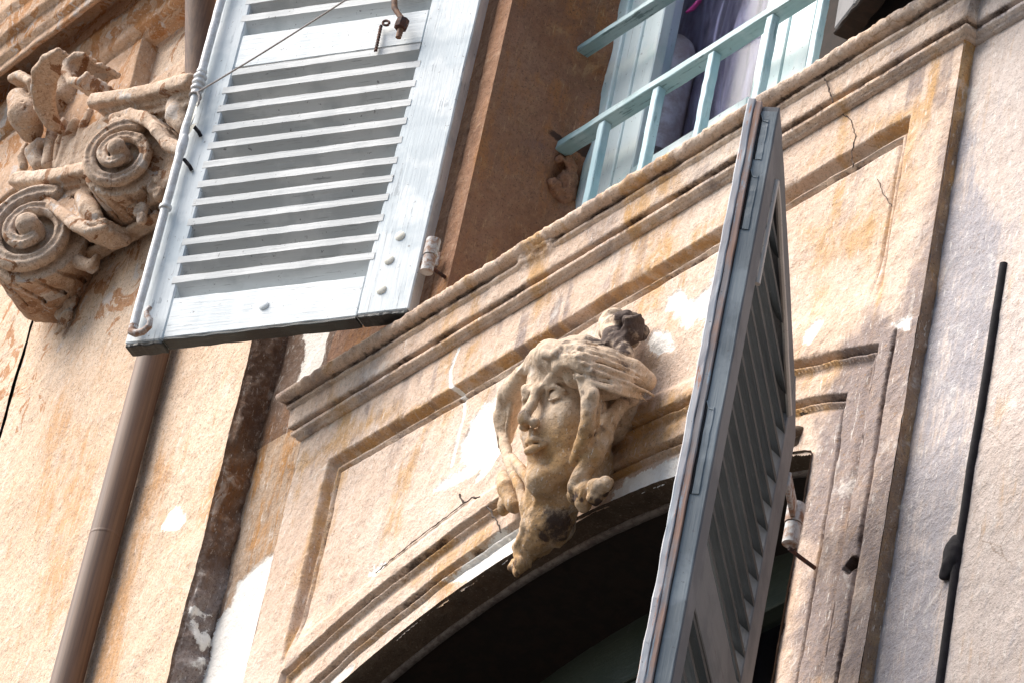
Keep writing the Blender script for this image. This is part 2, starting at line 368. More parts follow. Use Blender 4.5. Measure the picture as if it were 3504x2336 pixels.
OCHRE = [
    (XZ([(640, 450), (700, 480), (560, 900), (480, 1100), (380, 1600), (500, 1600), (620, 1050), (760, 640)], -.06, **z6), .5),
    (XZ([(180, 380), (260, 300), (420, 500), (380, 800), (280, 1240), (180, 1400), (160, 1000)], -.06, **z6), .4),
    (XZ([(980, 560), (930, 700), (870, 800), (900, 880), (960, 700), (1010, 520)], -.06, **z6), .6),
    (XZ([(1280, 330), (1290, 520), (1200, 1000), (1000, 1020), (950, 900), (1100, 560), (1150, 400)], .015, **z6), .45),
    (XZ([(600, 1500), (900, 1330), (1350, 1080), (1350, 980), (1100, 1080), (700, 1330), (430, 1600)], 0, **zc), .7),
    (XZ([(2300, 830), (3150, 330), (3200, 300), (3190, 420), (2900, 480), (2300, 870)], 0), .6),
    (XZ([(2720, 760), (3000, 640), (3100, 420), (3150, 420), (3120, 700), (3000, 900), (2750, 900)], 0), .45),
    (XZ([(1350, 1080), (2050, 620), (2400, 420), (2600, 380), (2600, 440), (2000, 800), (1350, 1180)], 0), .45),
    (XZ([(1400, 2000), (1680, 1760), (1800, 1850), (1500, 2080)], .03), .5),
    (XZ([(2050, 1440), (2420, 1330), (2400, 1480), (2100, 1600)], .02), .6),
    (XZ([(2730, 1260), (3000, 1200), (2980, 1300), (2730, 1360)], .02), .5),
]
GREY = [
    (XZ([(2730, 1500), (2980, 1000), (3080, 1120), (3060, 1500), (2900, 2336), (2650, 2336)], .0), 1.0),  # shade and dirt on the jamb beside the right shutter, painted grey
    (XZ([(3290, 380), (3470, 860), (3421, 908), (3290, 1760), (3195, 2400), (2900, 2400), (2970, 1700), (3090, 1100), (3200, 700)], .026), .9),  # soft shadow of the right shutter on the side wall, painted grey
    (XZ([(3050, 700), (3130, 400), (3250, 300), (3220, 500), (3100, 900)], 0), .3),
    (XZ([(1000, 1420), (1700, 1000), (1800, 940), (1700, 1040), (1100, 1430)], 0), .3),
]
DARK = [(XZ([(2050, 1610), (2120, 1570), (2150, 1590), (2060, 1650)], 0), .5)]
C1 = (.333, -3.473, 3.048); C2 = (.333, -3.25, 2.75); C3 = (.27, -3.0, 2.415)
PX0, PX1, PZ1 = -.675, 1.31, -.028
def arcs(c, x, z, xl, xr): return np.minimum(np.minimum(c[2] - np.hypot(x - c[0], z - c[1]), xr - x), x - xl)
def stains_and_shade(P):
    px, pz = P[:, 0], P[:, 2]
    A = np.zeros((len(P), 4), dtype=np.float64)
    wob = (fbm(P, 26, 3, 5) - .5) * .03
    for q in WHITE: A[:, 0] = np.maximum(A[:, 0], sstep(-.012, .012, poly_sd(px, pz, q) + wob))
    for q, w in WLINES: A[:, 0] = np.maximum(A[:, 0], sstep(w * 1.5, w * .4, line_d(px, pz, q)))
    for q, v in OCHRE: A[:, 1] = np.maximum(A[:, 1], v * sstep(-.05, .05, poly_sd(px, pz, q) + wob))
    A[:, 2] = np.maximum(A[:, 2], .9 * sstep(-.12, -.32, pz + wob * 4) * (np.abs(px + 1.045) < .035) * (P[:, 1] > -.055))
    for (u, v, Y) in ((2910, 1930, 0), (1715, 330, 0)):  # shade inside the two wall holes, painted dark
        h = W(u, v, Y); A[:, 3] = np.maximum(A[:, 3], 1.6 * sstep(.024, .014, np.hypot(px - h[0], pz - h[2])))
    ym = (P[:, 1] > -.08) & (px > -.85) & (px < 1.46)
    n9 = fbm(P, 8, 4, 77)
    for c_, xl, xr in ((C1, -.662, 1.328), (C2, -.567, 1.233)):
        sa = arcs(c_, px, pz, xl, xr)
        A[:, 1] = np.maximum(A[:, 1], ym * .75 * np.exp(-((sa - .016) / .016) ** 2) * sstep(.35, .6, n9) * (px < 1.25))
        A[:, 3] = np.maximum(A[:, 3], ym * .8 * np.exp(-((sa - .006) / .006) ** 2) * sstep(.36, .55, fbm(P, 13, 3, 79)))
    s_p = np.minimum(np.minimum(px - PX0, PX1 - px), PZ1 - pz)
    A[:, 1] = np.maximum(A[:, 1], ym * .7 * np.exp(-((s_p - .008) / .016) ** 2) * sstep(.38, .58, n9))
    A[:, 3] = np.maximum(A[:, 3], ym * .75 * np.exp(-((s_p - .037) / .006) ** 2) * sstep(.38, .55, fbm(P, 13, 3, 81)) * (px < 1.27))
    A[:, 3] = np.maximum(A[:, 3], ym * .75 * np.exp(-((px - 1.215) / .010) ** 2) * sstep(-.66, -.72, pz) * sstep(.38, .55, fbm(P, 7, 3, 85)))
    A[:, 3] = np.maximum(A[:, 3], ym * .8 * np.exp(-((px - 1.374) / .011) ** 2) * sstep(-.57, -.60, pz) * sstep(.38, .56, fbm(P, 9, 3, 87)))
    for zg in (.108, .178):
        A[:, 3] = np.maximum(A[:, 3], (px > -.88) * 1.0 * np.exp(-((pz - zg) / .008) ** 2) * sstep(.34, .52, fbm(P, 12, 3, 83)) * (P[:, 1] > -.045) * (P[:, 1] < .01 + .03 * (px > 1.44)))
        A[:, 1] = np.maximum(A[:, 1], (px > -.88) * .5 * np.exp(-((pz - zg) / .008) ** 2) * sstep(.35, .6, n9))
    for q, v in GREY: A[:, 2] = np.maximum(A[:, 2], v * sstep(-.06, .06, poly_sd(px, pz, q) + wob))
    # rain runs below the cornice and the moulding corners
    run = sstep(.5, .68, vnoise(np.stack([px * 34, pz * 1.6, pz * 0], 1), 1, 91)) * ym
    A[:, 2] = np.maximum(A[:, 2], .55 * run * sstep(-.30, .08, pz) * sstep(.10, .075, pz) * sstep(.4, .6, n9))
    A[:, 1] = np.maximum(A[:, 1], .55 * sstep(.48, .72, fbm(np.stack([px * 11, pz * 3.0, pz * 0], 1), 1, 4, 93)) * ym * sstep(-.75, -.1, pz))
    return A

# ------------------------------------------------------------------ relief sheets
def sheet(name, mat, parent, x0, x1, z0, z1, step, depth, keep=None, mapf=None, stain=True, extra=None, smooth=True):  # stain switches on the painted shade as well as the stains
    nx = max(2, int(round((x1 - x0) / step)) + 1); nz = max(2, int(round((z1 - z0) / step)) + 1)
    gx, gz = np.meshgrid(np.linspace(x0, x1, nx), np.linspace(z0, z1, nz), indexing='ij')
    fx, fz = gx.ravel(), gz.ravel(); y = depth(fx, fz) if callable(depth) else np.full(fx.shape, depth)
    P = np.stack([fx, y, fz], 1)
    Q = mapf(P) if mapf else P
    idx = np.arange(nx * nz).reshape(nx, nz)
    F = np.stack([idx[:-1, :-1], idx[1:, :-1], idx[1:, 1:], idx[:-1, 1:]], -1).reshape(-1, 4)
    if keep is not None:
        k = keep(fx, fz); F = F[k[F].all(1)]
    if stain and mapf is None: Q = Q.copy(); Q[:, 1] += .0022 * sstep(.3, .7, stains_and_shade(Q)[:, 0])
    used = np.zeros(len(P), bool); used[F.ravel()] = True
    re = np.cumsum(used) - 1; F = re[F]; P = P[used]; Q = Q[used]
    A = stains_and_shade(Q) if stain else np.zeros((len(Q), 4))
    if extra: extra(Q, A)
    return mk(name, Q, F, mat, parent, smooth=smooth, attr=A)

bld = empty('building_facade', (0, 0, -7.7)); 
tag(bld, 'weathered peach stucco facade carrying the windows, mouldings and pilasters', 'building')
BO = Vector((0, 0, 7.7))
def part(o):
    """keep facade geometry in world coordinates under the building's base empty"""
    o.location = BO; return o
# all facade meshes are written in world coordinates; the empty sits at street level, so each part is lifted by 7.7

C1 = (.333, -3.473, 3.048); C2 = (.333, -3.25, 2.75); C3 = (.27, -3.0, 2.415)
def arcz(c, x): return c[1] + np.sqrt(np.maximum(c[2] ** 2 - (x - c[0]) ** 2, 0))
def arcs(c, x, z, xl, xr): return np.minimum(np.minimum(c[2] - np.hypot(x - c[0], z - c[1]), xr - x), x - xl)
PX0, PX1, PZ1 = -.675, 1.31, -.028
def prof(s, pts):
    xs = [p[0] for p in pts]; ys = [p[1] for p in pts]; return np.interp(s, xs, ys)
STEP1 = [(0, 0), (.003, .006), (.008, .024), (.018, .031), (.023, .018), (.031, .013), (.034, .027), (.039, .026), (.045, .017), (.3, .015)]
STEPA = [(0, 0), (.003, .016), (.008, .024), (.012, .011), (.017, .008), (.020, .019), (.030, .021), (.045, .017), (.3, .019)]
STEPB = [(0, 0), (.003, .018), (.008, .024), (.011, .009), (.016, .007), (.019, .020), (.024, .018), (.03, .015), (.3, .015)]
def bay_depth(x, z):
    P = np.stack([x, x * 0, z], 1)
    wob = (fbm(P, 9, 3, 2) - .5) * .008
    n = (fbm(P, 14, 4, 3) - .5)
    s1 = arcs(C1, x, z, -.662, 1.328) + wob; s2 = arcs(C2, x, z, -.567, 1.233) + wob
    sp = np.minimum(np.minimum(x - PX0, PX1 - x), PZ1 - z) + wob
    low = z - (arcz(C1, x) + .035)
    fade = sstep(-.56, -.44, z) * sstep(0, .03, low) + 0
    fade = np.where(x > .9, sstep(0, .03, low) * sstep(-.5, -.35, z), fade)
    d = prof(sp, STEP1) * fade
    d = np.where(s1 > 0, prof(s1, STEPA), d)
    d = np.where(s2 > 0, .018 + prof(s2, STEPB), d)
    # right hand jamb strips
    r = sstep(-.575, -.585, z)
    d = d + r * (.022 * np.exp(-((x - 1.378) / .006) ** 2) - .006 * sstep(1.382, 1.387, x))
    jb = sstep(-.66, -.68, z) * (x > .9)
    d = d + jb * (.012 * sstep(1.205, 1.209, x) * sstep(1.226, 1.222, x))
    # putlog hole, chips
    h = np.abs(x - 1.358) * .8 + np.abs(z + 1.101) * .9
    d = d + .05 * sstep(.026, .018, h + n * .02)
    pc = W(1755, 1930, 0)
    chip = sstep(.62, .72, fbm(P, 11, 4, 9)) * .006
    edge = np.exp(-((s1 - .004) / .01) ** 2) + np.exp(-((sp - .004) / .01) ** 2)
    d = d + chip * edge * 1.0 + n * .004 + (fbm(P, 60, 2, 11) - .5) * .0018
    return d
def bay_keep(x, z):
    s3 = arcs(C3, x, z, -.465, 1.13) + (fbm(np.stack([x, x * 0, z], 1), 30, 2, 4) - .5) * .01
    return s3 < 0
part(sheet('apron_panel', M['apron'], bld, -.82, 1.45, -1.75, .095, .0032, bay_depth, bay_keep))
# side faces of the apron (left and right returns)
def ret(name, mat, x, y0, y1, z0, z1, n=40):
    def mp(P):
        Q = P.copy(); Q[:, 1] = P[:, 0]; Q[:, 0] = x + (fbm(np.stack([P[:, 0], P[:, 2], P[:, 2] * 0], 1), 22, 4, 8) - .5) * .022 * sstep(0, .015, np.minimum(P[:, 0] - y0, y1 - P[:, 0]) + .001); return Q
    return sheet(name, mat, bld, y0, y1, z0, z1, .006, 0.0, None, mp)
part(ret('apron_return', M['groove'], 1.449, -.004, .030, -1.75, .2))
part(sheet('apron_return', M['strip'], bld, 0, .03, -1.75, .1, .006, 0.0, None, lambda P: np.stack([np.full(len(P), -.820), P[:, 0], P[:, 2]], 1)))

# cornice under the upper window, a swept profile with returned ends
PROF = [(0, .084), (.009, .086), (.011, .094), (.019, .096), (.021, .104), (.005, .1055), (.005, .1125), (.025, .1145), (.028, .118), (.030, .163), (.029, .166), (.037, .1675),
        (.038, .1755), (.022, .177), (.022, .1825), (.046, .184), (.054, .187), (.060, .193), (.063, .200), (.061, .206), (.055, .2105), (.045, .212), (0, .214), (-.04, .216), (-.30, .222)]
def cornice(name, mat, x0, x1, y0, broken, ends=(True, True), prof=PROF, dz=0):
    st = .006; xs = np.arange(x0, x1 + st / 2, st); rows = []
    n = len(prof)
    # refine profile
    pp = [prof[0]]
    for a, b in zip(prof[:-1], prof[1:]):
        L = math.hypot(b[0] - a[0], b[1] - a[1]); k = max(1, min(12, int(L / .006)))
        for i in range(1, k + 1): pp.append((a[0] + (b[0] - a[0]) * i / k, a[1] + (b[1] - a[1]) * i / k))
    pp = np.array(pp); secs = []
    if ends[0]:
        secs.append(('r', x0, 0.06)); secs.append(('e', x0, 0))
    for x in xs[1:-1]: secs.append(('n', x, 0))
    if ends[1]:
        secs.append(('e2', x1, 0)); secs.append(('r2', x1, .06))
    else: secs.append(('n', x1, 0))
    if not ends[0]: secs.insert(0, ('n', x0, 0))
    V = []
    for ty, x, b in secs:
        p = np.maximum(pp[:, 0], 0); yy = y0 - pp[:, 0]; zz = pp[:, 1] + dz
        if ty == 'e': X = x - p
        elif ty == 'e2': X = x + p
        elif ty == 'r': X = x - p; yy = np.maximum(yy, y0) + b * (pp[:, 0] >= 0)
        elif ty == 'r2': X = x + p; yy = np.maximum(yy, y0) + b * (pp[:, 0] >= 0)
        else: X = np.full(len(pp), x)
        V.append(np.stack([X, yy, zz], 1))
    V = np.array(V); P = V.reshape(-1, 3).copy()
    nn = (fbm(P, 20, 3, 21) - .5); n2 = (fbm(P, 75, 2, 22) - .5)
    lip = sstep(.18, .19, P[:, 2] - dz) * (P[:, 1] < y0 - .03)
    P[:, 1] += nn * .005 + n2 * .003 + lip * (n2 * .005 + np.abs(nn) * .012)
    P[:, 2] += nn * .003 + n2 * .0012 - lip * n2 * .004
    for (a, b) in broken:      # lengths where the lip has broken away
        w = sstep(a - .008, a + .008, P[:, 0] + nn * .05) * sstep(b + .008, b - .008, P[:, 0] + nn * .05) * (P[:, 2] - dz > .160) * (P[:, 2] - dz < .192) * (P[:, 1] < y0)
        P[:, 1] += w * ((y0 - .036 - (P[:, 2] - dz - .165) * .7) - P[:, 1] + n2 * .010)
    ns, npp = V.shape[:2]; idx = np.arange(ns * npp).reshape(ns, npp)
    F = np.stack([idx[:-1, :-1], idx[1:, :-1], idx[1:, 1:], idx[:-1, 1:]], -1).reshape(-1, 4)
    A = stains_and_shade(P)
    A[:, 2] = np.maximum(A[:, 2], .45 * sstep(.40, .62, fbm(P, 6, 4, 29)) + .2 * sstep(.19, .2, P[:, 2] - dz)); A[:, 3] = np.maximum(A[:, 3], .55 * sstep(.195, .21, P[:, 2] - dz) * sstep(.45, .62, fbm(P, 12, 4, 30)))
    return part(mk(name, P, F, mat, bld, smooth=True, attr=A))
cornice('sill_cornice', M['apron'], -.82, 1.45, 0, [(.02, .14)], (True, True))
cornice('sill_cornice', M['right'], 1.445, 2.3, .026, [], (False, False))

# wall to the right of the apron
def flat_d(y0, seed, amp=.006):
    def d(x, z):
        P = np.stack([x, x * 0, z], 1); return y0 + (fbm(P, 7, 4, seed) - .5) * amp + (fbm(P, 55, 2, seed + 1) - .5) * .002
    return d
part(sheet('side_wall', M['right'], bld, 1.445, 2.3, -2.2, .6, .008, flat_d(.026, 31)))
# soffit of the lower window arch, stone lip and the recess ceiling, its dirt and shade put into the colour
def arch_line(off=0.0, n=90):
    xl, xr = -.465 + off * .0, 1.13
    pts = [(xl, -1.75)] + [(xl, float(arcz(C3, np.array(xl))) - .03)]
    for i in range(n + 1):
        x = xl + (xr - xl) * i / n; pts.append((x, float(arcz(C3, np.array(x))) - off))
    pts += [(xr, float(arcz(C3, np.array(xr))) - .05), (xr, -1.2), (xr, -1.75)]
    # resample evenly
    pts = np.array(pts); L = np.r_[0, np.cumsum(np.hypot(*np.diff(pts, axis=0).T))]
    t = np.arange(0, L[-1], .008); return np.stack([np.interp(t, L, pts[:, 0]), np.interp(t, L, pts[:, 1])], 1)
def sweep_y(name, line, ys, mat, noise=.004, seed=40, inset=None):
    V = []
    cen = np.array([.333, -1.3])
    nrm = cen - line; nrm /= np.linalg.norm(nrm, axis=1)[:, None]
    for k, y in enumerate(ys):
        o = inset[k] if inset else 0.0
        V.append(np.stack([line[:, 0] + nrm[:, 0] * o, np.full(len(line), y), line[:, 1] + nrm[:, 1] * o], 1))
    V = np.array(V); P = V.reshape(-1, 3); nn = fbm(P, 28, 3, seed) - .5
    P[:, 2] += nn * noise * 2; P[:, 1] += nn * noise; 
    nk, nl = V.shape[:2]; idx = np.arange(nk * nl).reshape(nk, nl)
    F = np.stack([idx[:-1, :-1], idx[1:, :-1], idx[1:, 1:], idx[:-1, 1:]], -1).reshape(-1, 4)
    return part(mk(name, P, F, mat, bld, smooth=True, attr=stains_and_shade(P) * [0, 1, 1, 1]))
AL = arch_line()
sweep_y('arch_soffit', AL, [.026, .036, .05, .064, .078, .092], M['dark_brown'], .006, inset=[-.006, 0, .001, .001, .001, .001])
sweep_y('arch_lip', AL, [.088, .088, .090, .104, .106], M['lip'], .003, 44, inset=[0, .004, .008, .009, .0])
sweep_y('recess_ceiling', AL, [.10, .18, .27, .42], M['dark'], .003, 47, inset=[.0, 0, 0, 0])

# wall around the upper window (left of its opening)
def sur_d(x, z):
    P = np.stack([x, x * 0, z], 1)
    d = .018 - .016 * sstep(-.60, -.592, x) - .010 * sstep(-.39, -.375, x) + .006 * np.exp(-((x + .385) / .006) ** 2)
    hole = W(1715, 330, 0); d = d + .03 * sstep(.014, .008, np.hypot(x - hole[0], z - hole[2]))
    return d + (fbm(P, 9, 4, 51) - .5) * .008 + (fbm(P, 45, 3, 52) - .5) * .004
part(sheet('window_surround', M['surround'], bld, -.82, -.30, .16, 2.4, .006, sur_d))
part(sheet('recessed_strip', M['strip'], bld, -1.05, -.812, -1.0, .16, .006, flat_d(.018, 55, .014)))
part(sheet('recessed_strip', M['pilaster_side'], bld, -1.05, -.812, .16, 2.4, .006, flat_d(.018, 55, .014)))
def rev_map(P):
    Q = P.copy(); n = (fbm(np.stack([P[:, 0], P[:, 2], P[:, 2] * 0], 1), 10, 5, 61) - .5)
    crk = 0
    Q[:, 1] = P[:, 0]; n = n * sstep(0, .03, P[:, 0]); Q[:, 0] = -.30 + n * .022 + .02 * sstep(.22, .26, P[:, 0] + n * .08) - .03 * np.exp(-((P[:, 2] - .72) / .07) ** 2) * sstep(.17, .22, P[:, 0]); return Q
part(sheet('window_reveal', M['reveal'], bld, -.015, .30, .16, 2.4, .006, 0.0, None, rev_map))
part(sheet('window_reveal', M['reveal'], bld, 0, .30, .16, 2.4, .03, 0.0, None, lambda P: np.stack([np.full(len(P), .96), P[:, 0], P[:, 2]], 1), stain=False))
part(sheet('window_surround', M['dark'], bld, .96, 1.45, .16, 2.4, .02, flat_d(.0, 57)))  # coloured near black for the shade behind the folded shutter
part(sheet('side_wall', M['right'], bld, 1.445, 2.3, .59, 2.4, .03, flat_d(.026, 58), stain=False))

# left pilaster: face and the dark return beside the bay
def edge_z(z): return (fbm(np.stack([z, z * 0, z * 0], 1), 14, 5, 72) - .5) * .016
part(sheet('pilaster', M['pilaster'], bld, -2.27, -1.055, -1.0, 2.4, .007, flat_d(-.06, 71, .008), None, lambda P: P + np.stack([edge_z(P[:, 2]) * sstep(-1.085, -1.056, P[:, 0]), P[:, 0] * 0, P[:, 0] * 0], 1)))
def pside(P):
    Q = P.copy(); n = fbm(np.stack([P[:, 0], P[:, 2], P[:, 2] * 0], 1), 16, 5, 73) - .5
    lo = sstep(-.08, -.2, P[:, 2]); w = sstep(-.06, -.045, P[:, 0])
    Q[:, 1] = P[:, 0]; Q[:, 0] = -1.055 + n * .05 * w + (fbm(np.stack([P[:, 0], P[:, 2], P[:, 2] * 0], 1), 60, 3, 74) - .5) * .012 * w + .012 * w + edge_z(P[:, 2]) * (1 - .6 * w); return Q
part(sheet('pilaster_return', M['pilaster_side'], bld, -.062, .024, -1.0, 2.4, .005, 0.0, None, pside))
part(sheet('wall_face', M['pilaster'], bld, -4.2, -2.32, -1.2, 2.9, .02, flat_d(-.045, 75, .01), stain=False))
part(sheet('wall_joint', M['dark'], bld, -2.75, -2.2, -1.2, 2.9, .03, flat_d(.02, 76, .0), stain=False))

# dark rooms behind the two windows
def inner_room(name, x0, x1, y0, y1, z0, z1):
    v = [(x0, y0, z0), (x1, y0, z0), (x1, y1, z0), (x0, y1, z0), (x0, y0, z1), (x1, y0, z1), (x1, y1, z1), (x0, y1, z1)]
    f = [(0, 1, 2, 3), (4, 7, 6, 5), (0, 3, 7, 4), (1, 5, 6, 2), (2, 6, 7, 3)]
    return part(mk(name, v, f, M['room'], bld))
inner_room('room_wall', -1.2, 2.2, .42, 3.5, -1.8, -.3)
inner_room('room_wall', -1.2, 2.2, .36, 3.5, .0, 2.6)

# cracks: hair-thin jagged strips lying in the plaster
def crack(pts, Y, w=.0018, lift=.0004, mat='crack', off=(0, 0), s=1.0):
    P = []
    pts = [W(off[0] + s * a, off[1] + s * b, Y) for a, b in pts]
    for a, b in zip(pts[:-1], pts[1:]):
        k = max(2, int(np.linalg.norm(b - a) / .008))
        for i in range(k):
            p = a + (b - a) * i / k; P.append(p + np.array([random.uniform(-.002, .002), -lift, random.uniform(-.002, .002)]))
    mb = MB(); mb.tube(P, [w * random.uniform(.25, .6) for _ in P], 5)
    return part(mb.build('crack', M[mat], bld))
crack([(1480, 290), (1510, 330), (1550, 440)], -.035, .004, off=(1600, 0), s=.8095)
crack([(1550, 440), (1560, 470), (1625, 510), (1640, 580), (1625, 640), (1630, 720)], .0, .003, off=(1600, 0), s=.8095)
crack([(110, 1030), (130, 1075), (170, 1050), (240, 1045), (255, 1100), (300, 1170), (325, 1240)], .004, .005, off=(1500, 1000), s=.6698)
crack([(130, 1075), (60, 1130), (-60, 1220), (-200, 1330), (-330, 1440)], .013, .003, off=(1500, 1000), s=.6698)
crack([(1735, 760), (1760, 820), (1800, 880)], .013, .002, off=(1600, 0), s=.8095)
crack([(1090, 560), (1075, 640)], .0, .002, off=(850, 1000), s=.8)

# ------------------------------------------------------------------ entablature over the left pilaster
def prism_x(name, prof, x0, x1, mat, seed, retright=True):
    """prof = (y, z) pairs; swept along x, with weathering"""
    pp = [prof[0]]
    for a, b in zip(prof[:-1], prof[1:]):
        L = math.hypot(b[0] - a[0], b[1] - a[1]); k = max(1, int(L / .012))
        for i in range(1, k + 1): pp.append((a[0] + (b[0] - a[0]) * i / k, a[1] + (b[1] - a[1]) * i / k))
    pp = np.array(pp); xs = np.arange(x0, x1, .012); V = []
    for x in xs: V.append(np.stack([np.full(len(pp), x), pp[:, 0], pp[:, 1]], 1))
    if retright:
        V.append(np.stack([np.full(len(pp), x1), pp[:, 0], pp[:, 1]], 1)); V.append(np.stack([np.full(len(pp), x1), np.full(len(pp), .0), pp[:, 1]], 1))
    V = np.array(V); P = V.reshape(-1, 3); nn = fbm(P, 16, 4, seed) - .5; n2 = fbm(P, 60, 2, seed + 3) - .5
    P[:, 1] += nn * .016 + n2 * .004; P[:, 2] += nn * .008
    ns, npp = V.shape[:2]; idx = np.arange(ns * npp).reshape(ns, npp)
    F = np.stack([idx[:-1, :-1], idx[1:, :-1], idx[1:, 1:], idx[:-1, 1:]], -1).reshape(-1, 4)
    return part(mk(name, P, F, mat, bld, smooth=True, attr=np.zeros((len(P), 4))))
EB = W(321, 7, -.22)[2]
prism_x('entablature', [(-.07, 1.775), (-.105, 1.78), (-.11, 1.80), (-.125, 1.805), (-.13, 1.845), (-.14, 1.85), (-.142, 1.895), (-.130, 1.90), (-.130, 1.99), (-.203, 1.99), (-.206, 1.90), (-.212, 1.893), (-.222, 1.893), (-.222, 1.925), (-.235, 1.93), (-.24, 1.975), (-.255, 1.98), (-.262, 2.04), (-.275, 2.05), (-.28, 2.4)], -3.8, -1.1, M['entab'], 81)  # deep slot in the soffit added so that it falls into shade
prism_x('entablature', [(-.055, 1.55), (-.10, 1.552), (-.105, 1.60), (-.11, 1.78)], -3.8, -1.98, M['entab'], 83)

# ------------------------------------------------------------------ iso-surface sculpting
def smin(a, b, k):
    h = np.clip(.5 + .5 * (b - a) / k, 0, 1); return b + (a - b) * h - k * h * (1 - h)
class Sculpt:
    def __init__(s, lo, hi, h):
        s.lo = np.array(lo, float); s.h = h
        s.n = np.ceil((np.array(hi) - s.lo) / h).astype(int) + 1
        ax = [s.lo[i] + np.arange(s.n[i]) * h for i in range(3)]
        s.P = np.stack(np.meshgrid(*ax, indexing='ij'), -1).astype(np.float32)
        s.F = np.full(tuple(s.n), 1.0, np.float32); s.g = None
    def _box(s, lo, hi, m):
        a = np.maximum(((np.minimum(lo, hi) - m - s.lo) / s.h).astype(int), 0); b = np.minimum(((np.maximum(lo, hi) + m - s.lo) / s.h).astype(int) + 2, s.n)
        return tuple(slice(int(x), int(max(x + 1, y))) for x, y in zip(a, b))
    def _op(s, sl, d, k, sub):
        f = s.F[sl]
        s.F[sl] = (-smin(-f, d, k) if sub else smin(f, d, k)).astype(np.float32)
    def ell(s, c, r, k=.006, sub=False, rot=None):
        c = np.array(c, float); r = np.array(r, float) if np.ndim(r) else np.full(3, float(r))
        if s.g is not None: c = c * s.g; r = r * s.g
        m = r.max() + k * 2 + s.h * 2; sl = s._box(c - 0, c + 0, m); q = s.P[sl] - c
        if rot is not None: q = q @ np.array(rot).T
        l = np.linalg.norm(q / r, axis=-1); l2 = np.linalg.norm(q / (r * r), axis=-1)
        s._op(sl, l * (l - 1) / np.maximum(l2, 1e-6), k, sub)
    def cap(s, pts, rad, k=.005, sub=False, flat=None):
        pts = [np.array(p, float) for p in pts]; rs = rad if isinstance(rad, (list, tuple)) else [rad] * len(pts)
        if s.g is not None: pts = [p * s.g for p in pts]; rs = [q * 1.3 for q in rs]
        for (a, b, ra, rb) in zip(pts[:-1], pts[1:], rs[:-1], rs[1:]):
            m = max(ra, rb) + 2 * k + 2 * s.h; sl = s._box(a, b, m); q = s.P[sl] - a; e = b - a
            t = np.clip((q @ e) / (e @ e + 1e-12), 0, 1)
            s._op(sl, np.linalg.norm(q - t[..., None] * e, axis=-1) - (ra + (rb - ra) * t), k, sub)
    def cyl(s, c, ax, r, L, k=.004, sub=False, r2=None):
        """from c along unit ax for length L, radius r -> r2"""
        c = np.array(c, float); ax = np.array(ax, float); ax /= np.linalg.norm(ax); r2 = r if r2 is None else r2
        m = max(r, r2) + 2 * k + 2 * s.h; sl = s._box(c, c + ax * L, m); q = s.P[sl] - c; t = q @ ax
        rr = r + (r2 - r) * np.clip(t / L, 0, 1); rad = np.linalg.norm(q - t[..., None] * ax, axis=-1) - rr
        s._op(sl, np.maximum(rad, np.maximum(-t, t - L)), k, sub)
    def boxr(s, c, rot, half, rnd=.004, k=.004, sub=False):
        c = np.array(c, float); half = np.array(half); m = np.linalg.norm(half) + rnd + 2 * k; sl = s._box(c, c, m)
        q = np.abs((s.P[sl] - c) @ np.array(rot).T) - half
        d = np.linalg.norm(np.maximum(q, 0), axis=-1) + np.minimum(q.max(-1), 0) - rnd
        s._op(sl, d, k, sub)
    def rough(s, fns):
        m = np.abs(s.F) < .03; P = s.P[m].astype(float); s.F[m] += fns(P).astype(np.float32)
    def mesh(s):
        F = s.F; ins = F < 0
        c = np.zeros(tuple(s.n - 1), int)
        cor = [(a, b, d) for a in (0, 1) for b in (0, 1) for d in (0, 1)]
        def sub(A, o): return A[o[0]:o[0] + s.n[0] - 1, o[1]:o[1] + s.n[1] - 1, o[2]:o[2] + s.n[2] - 1]
        for o in cor: c += sub(ins, o)
        act = (c > 0) & (c < 8); I = np.argwhere(act); acc = np.zeros((len(I), 3)); cnt = np.zeros(len(I))
        for o in cor:
            for ax in range(3):
                if o[ax]: continue
                o2 = list(o); o2[ax] = 1
                fa = F[I[:, 0] + o[0], I[:, 1] + o[1], I[:, 2] + o[2]]; fb = F[I[:, 0] + o2[0], I[:, 1] + o2[1], I[:, 2] + o2[2]]
                cr = (fa < 0) != (fb < 0); t = np.where(cr, fa / np.where(cr, fa - fb, 1), 0)
                p = np.array(o, float)[None] + 0 * acc; p[:, ax] += t
                acc[cr] += p[cr]; cnt[cr] += 1
        V = s.lo + (I + acc / cnt[:, None]) * s.h
        vid = np.full(act.shape, -1); vid[act] = np.arange(len(I)); Q = []
        for ax in range(3):
            b, d = (ax + 1) % 3, (ax + 2) % 3
            sl1 = [slice(1, -1)] * 3; sl1[ax] = slice(0, -1); sl2 = list(sl1); sl2[ax] = slice(1, None)
            A = ins[tuple(sl1)]; B = ins[tuple(sl2)]; E = np.argwhere(A != B); 
            if not len(E): continue
            flip = A[E[:, 0], E[:, 1], E[:, 2]]
            base = E.copy(); base[:, b] += 1; base[:, d] += 1
            def g(db, dd):
                q = base.copy(); q[:, b] += db; q[:, d] += dd; return vid[q[:, 0], q[:, 1], q[:, 2]]
            q = np.stack([g(-1, -1), g(0, -1), g(0, 0), g(-1, 0)], 1); q[~flip] = q[~flip][:, ::-1]; Q.append(q)
        Q = np.concatenate(Q); Q = Q[(Q >= 0).all(1)]
        return V, Q

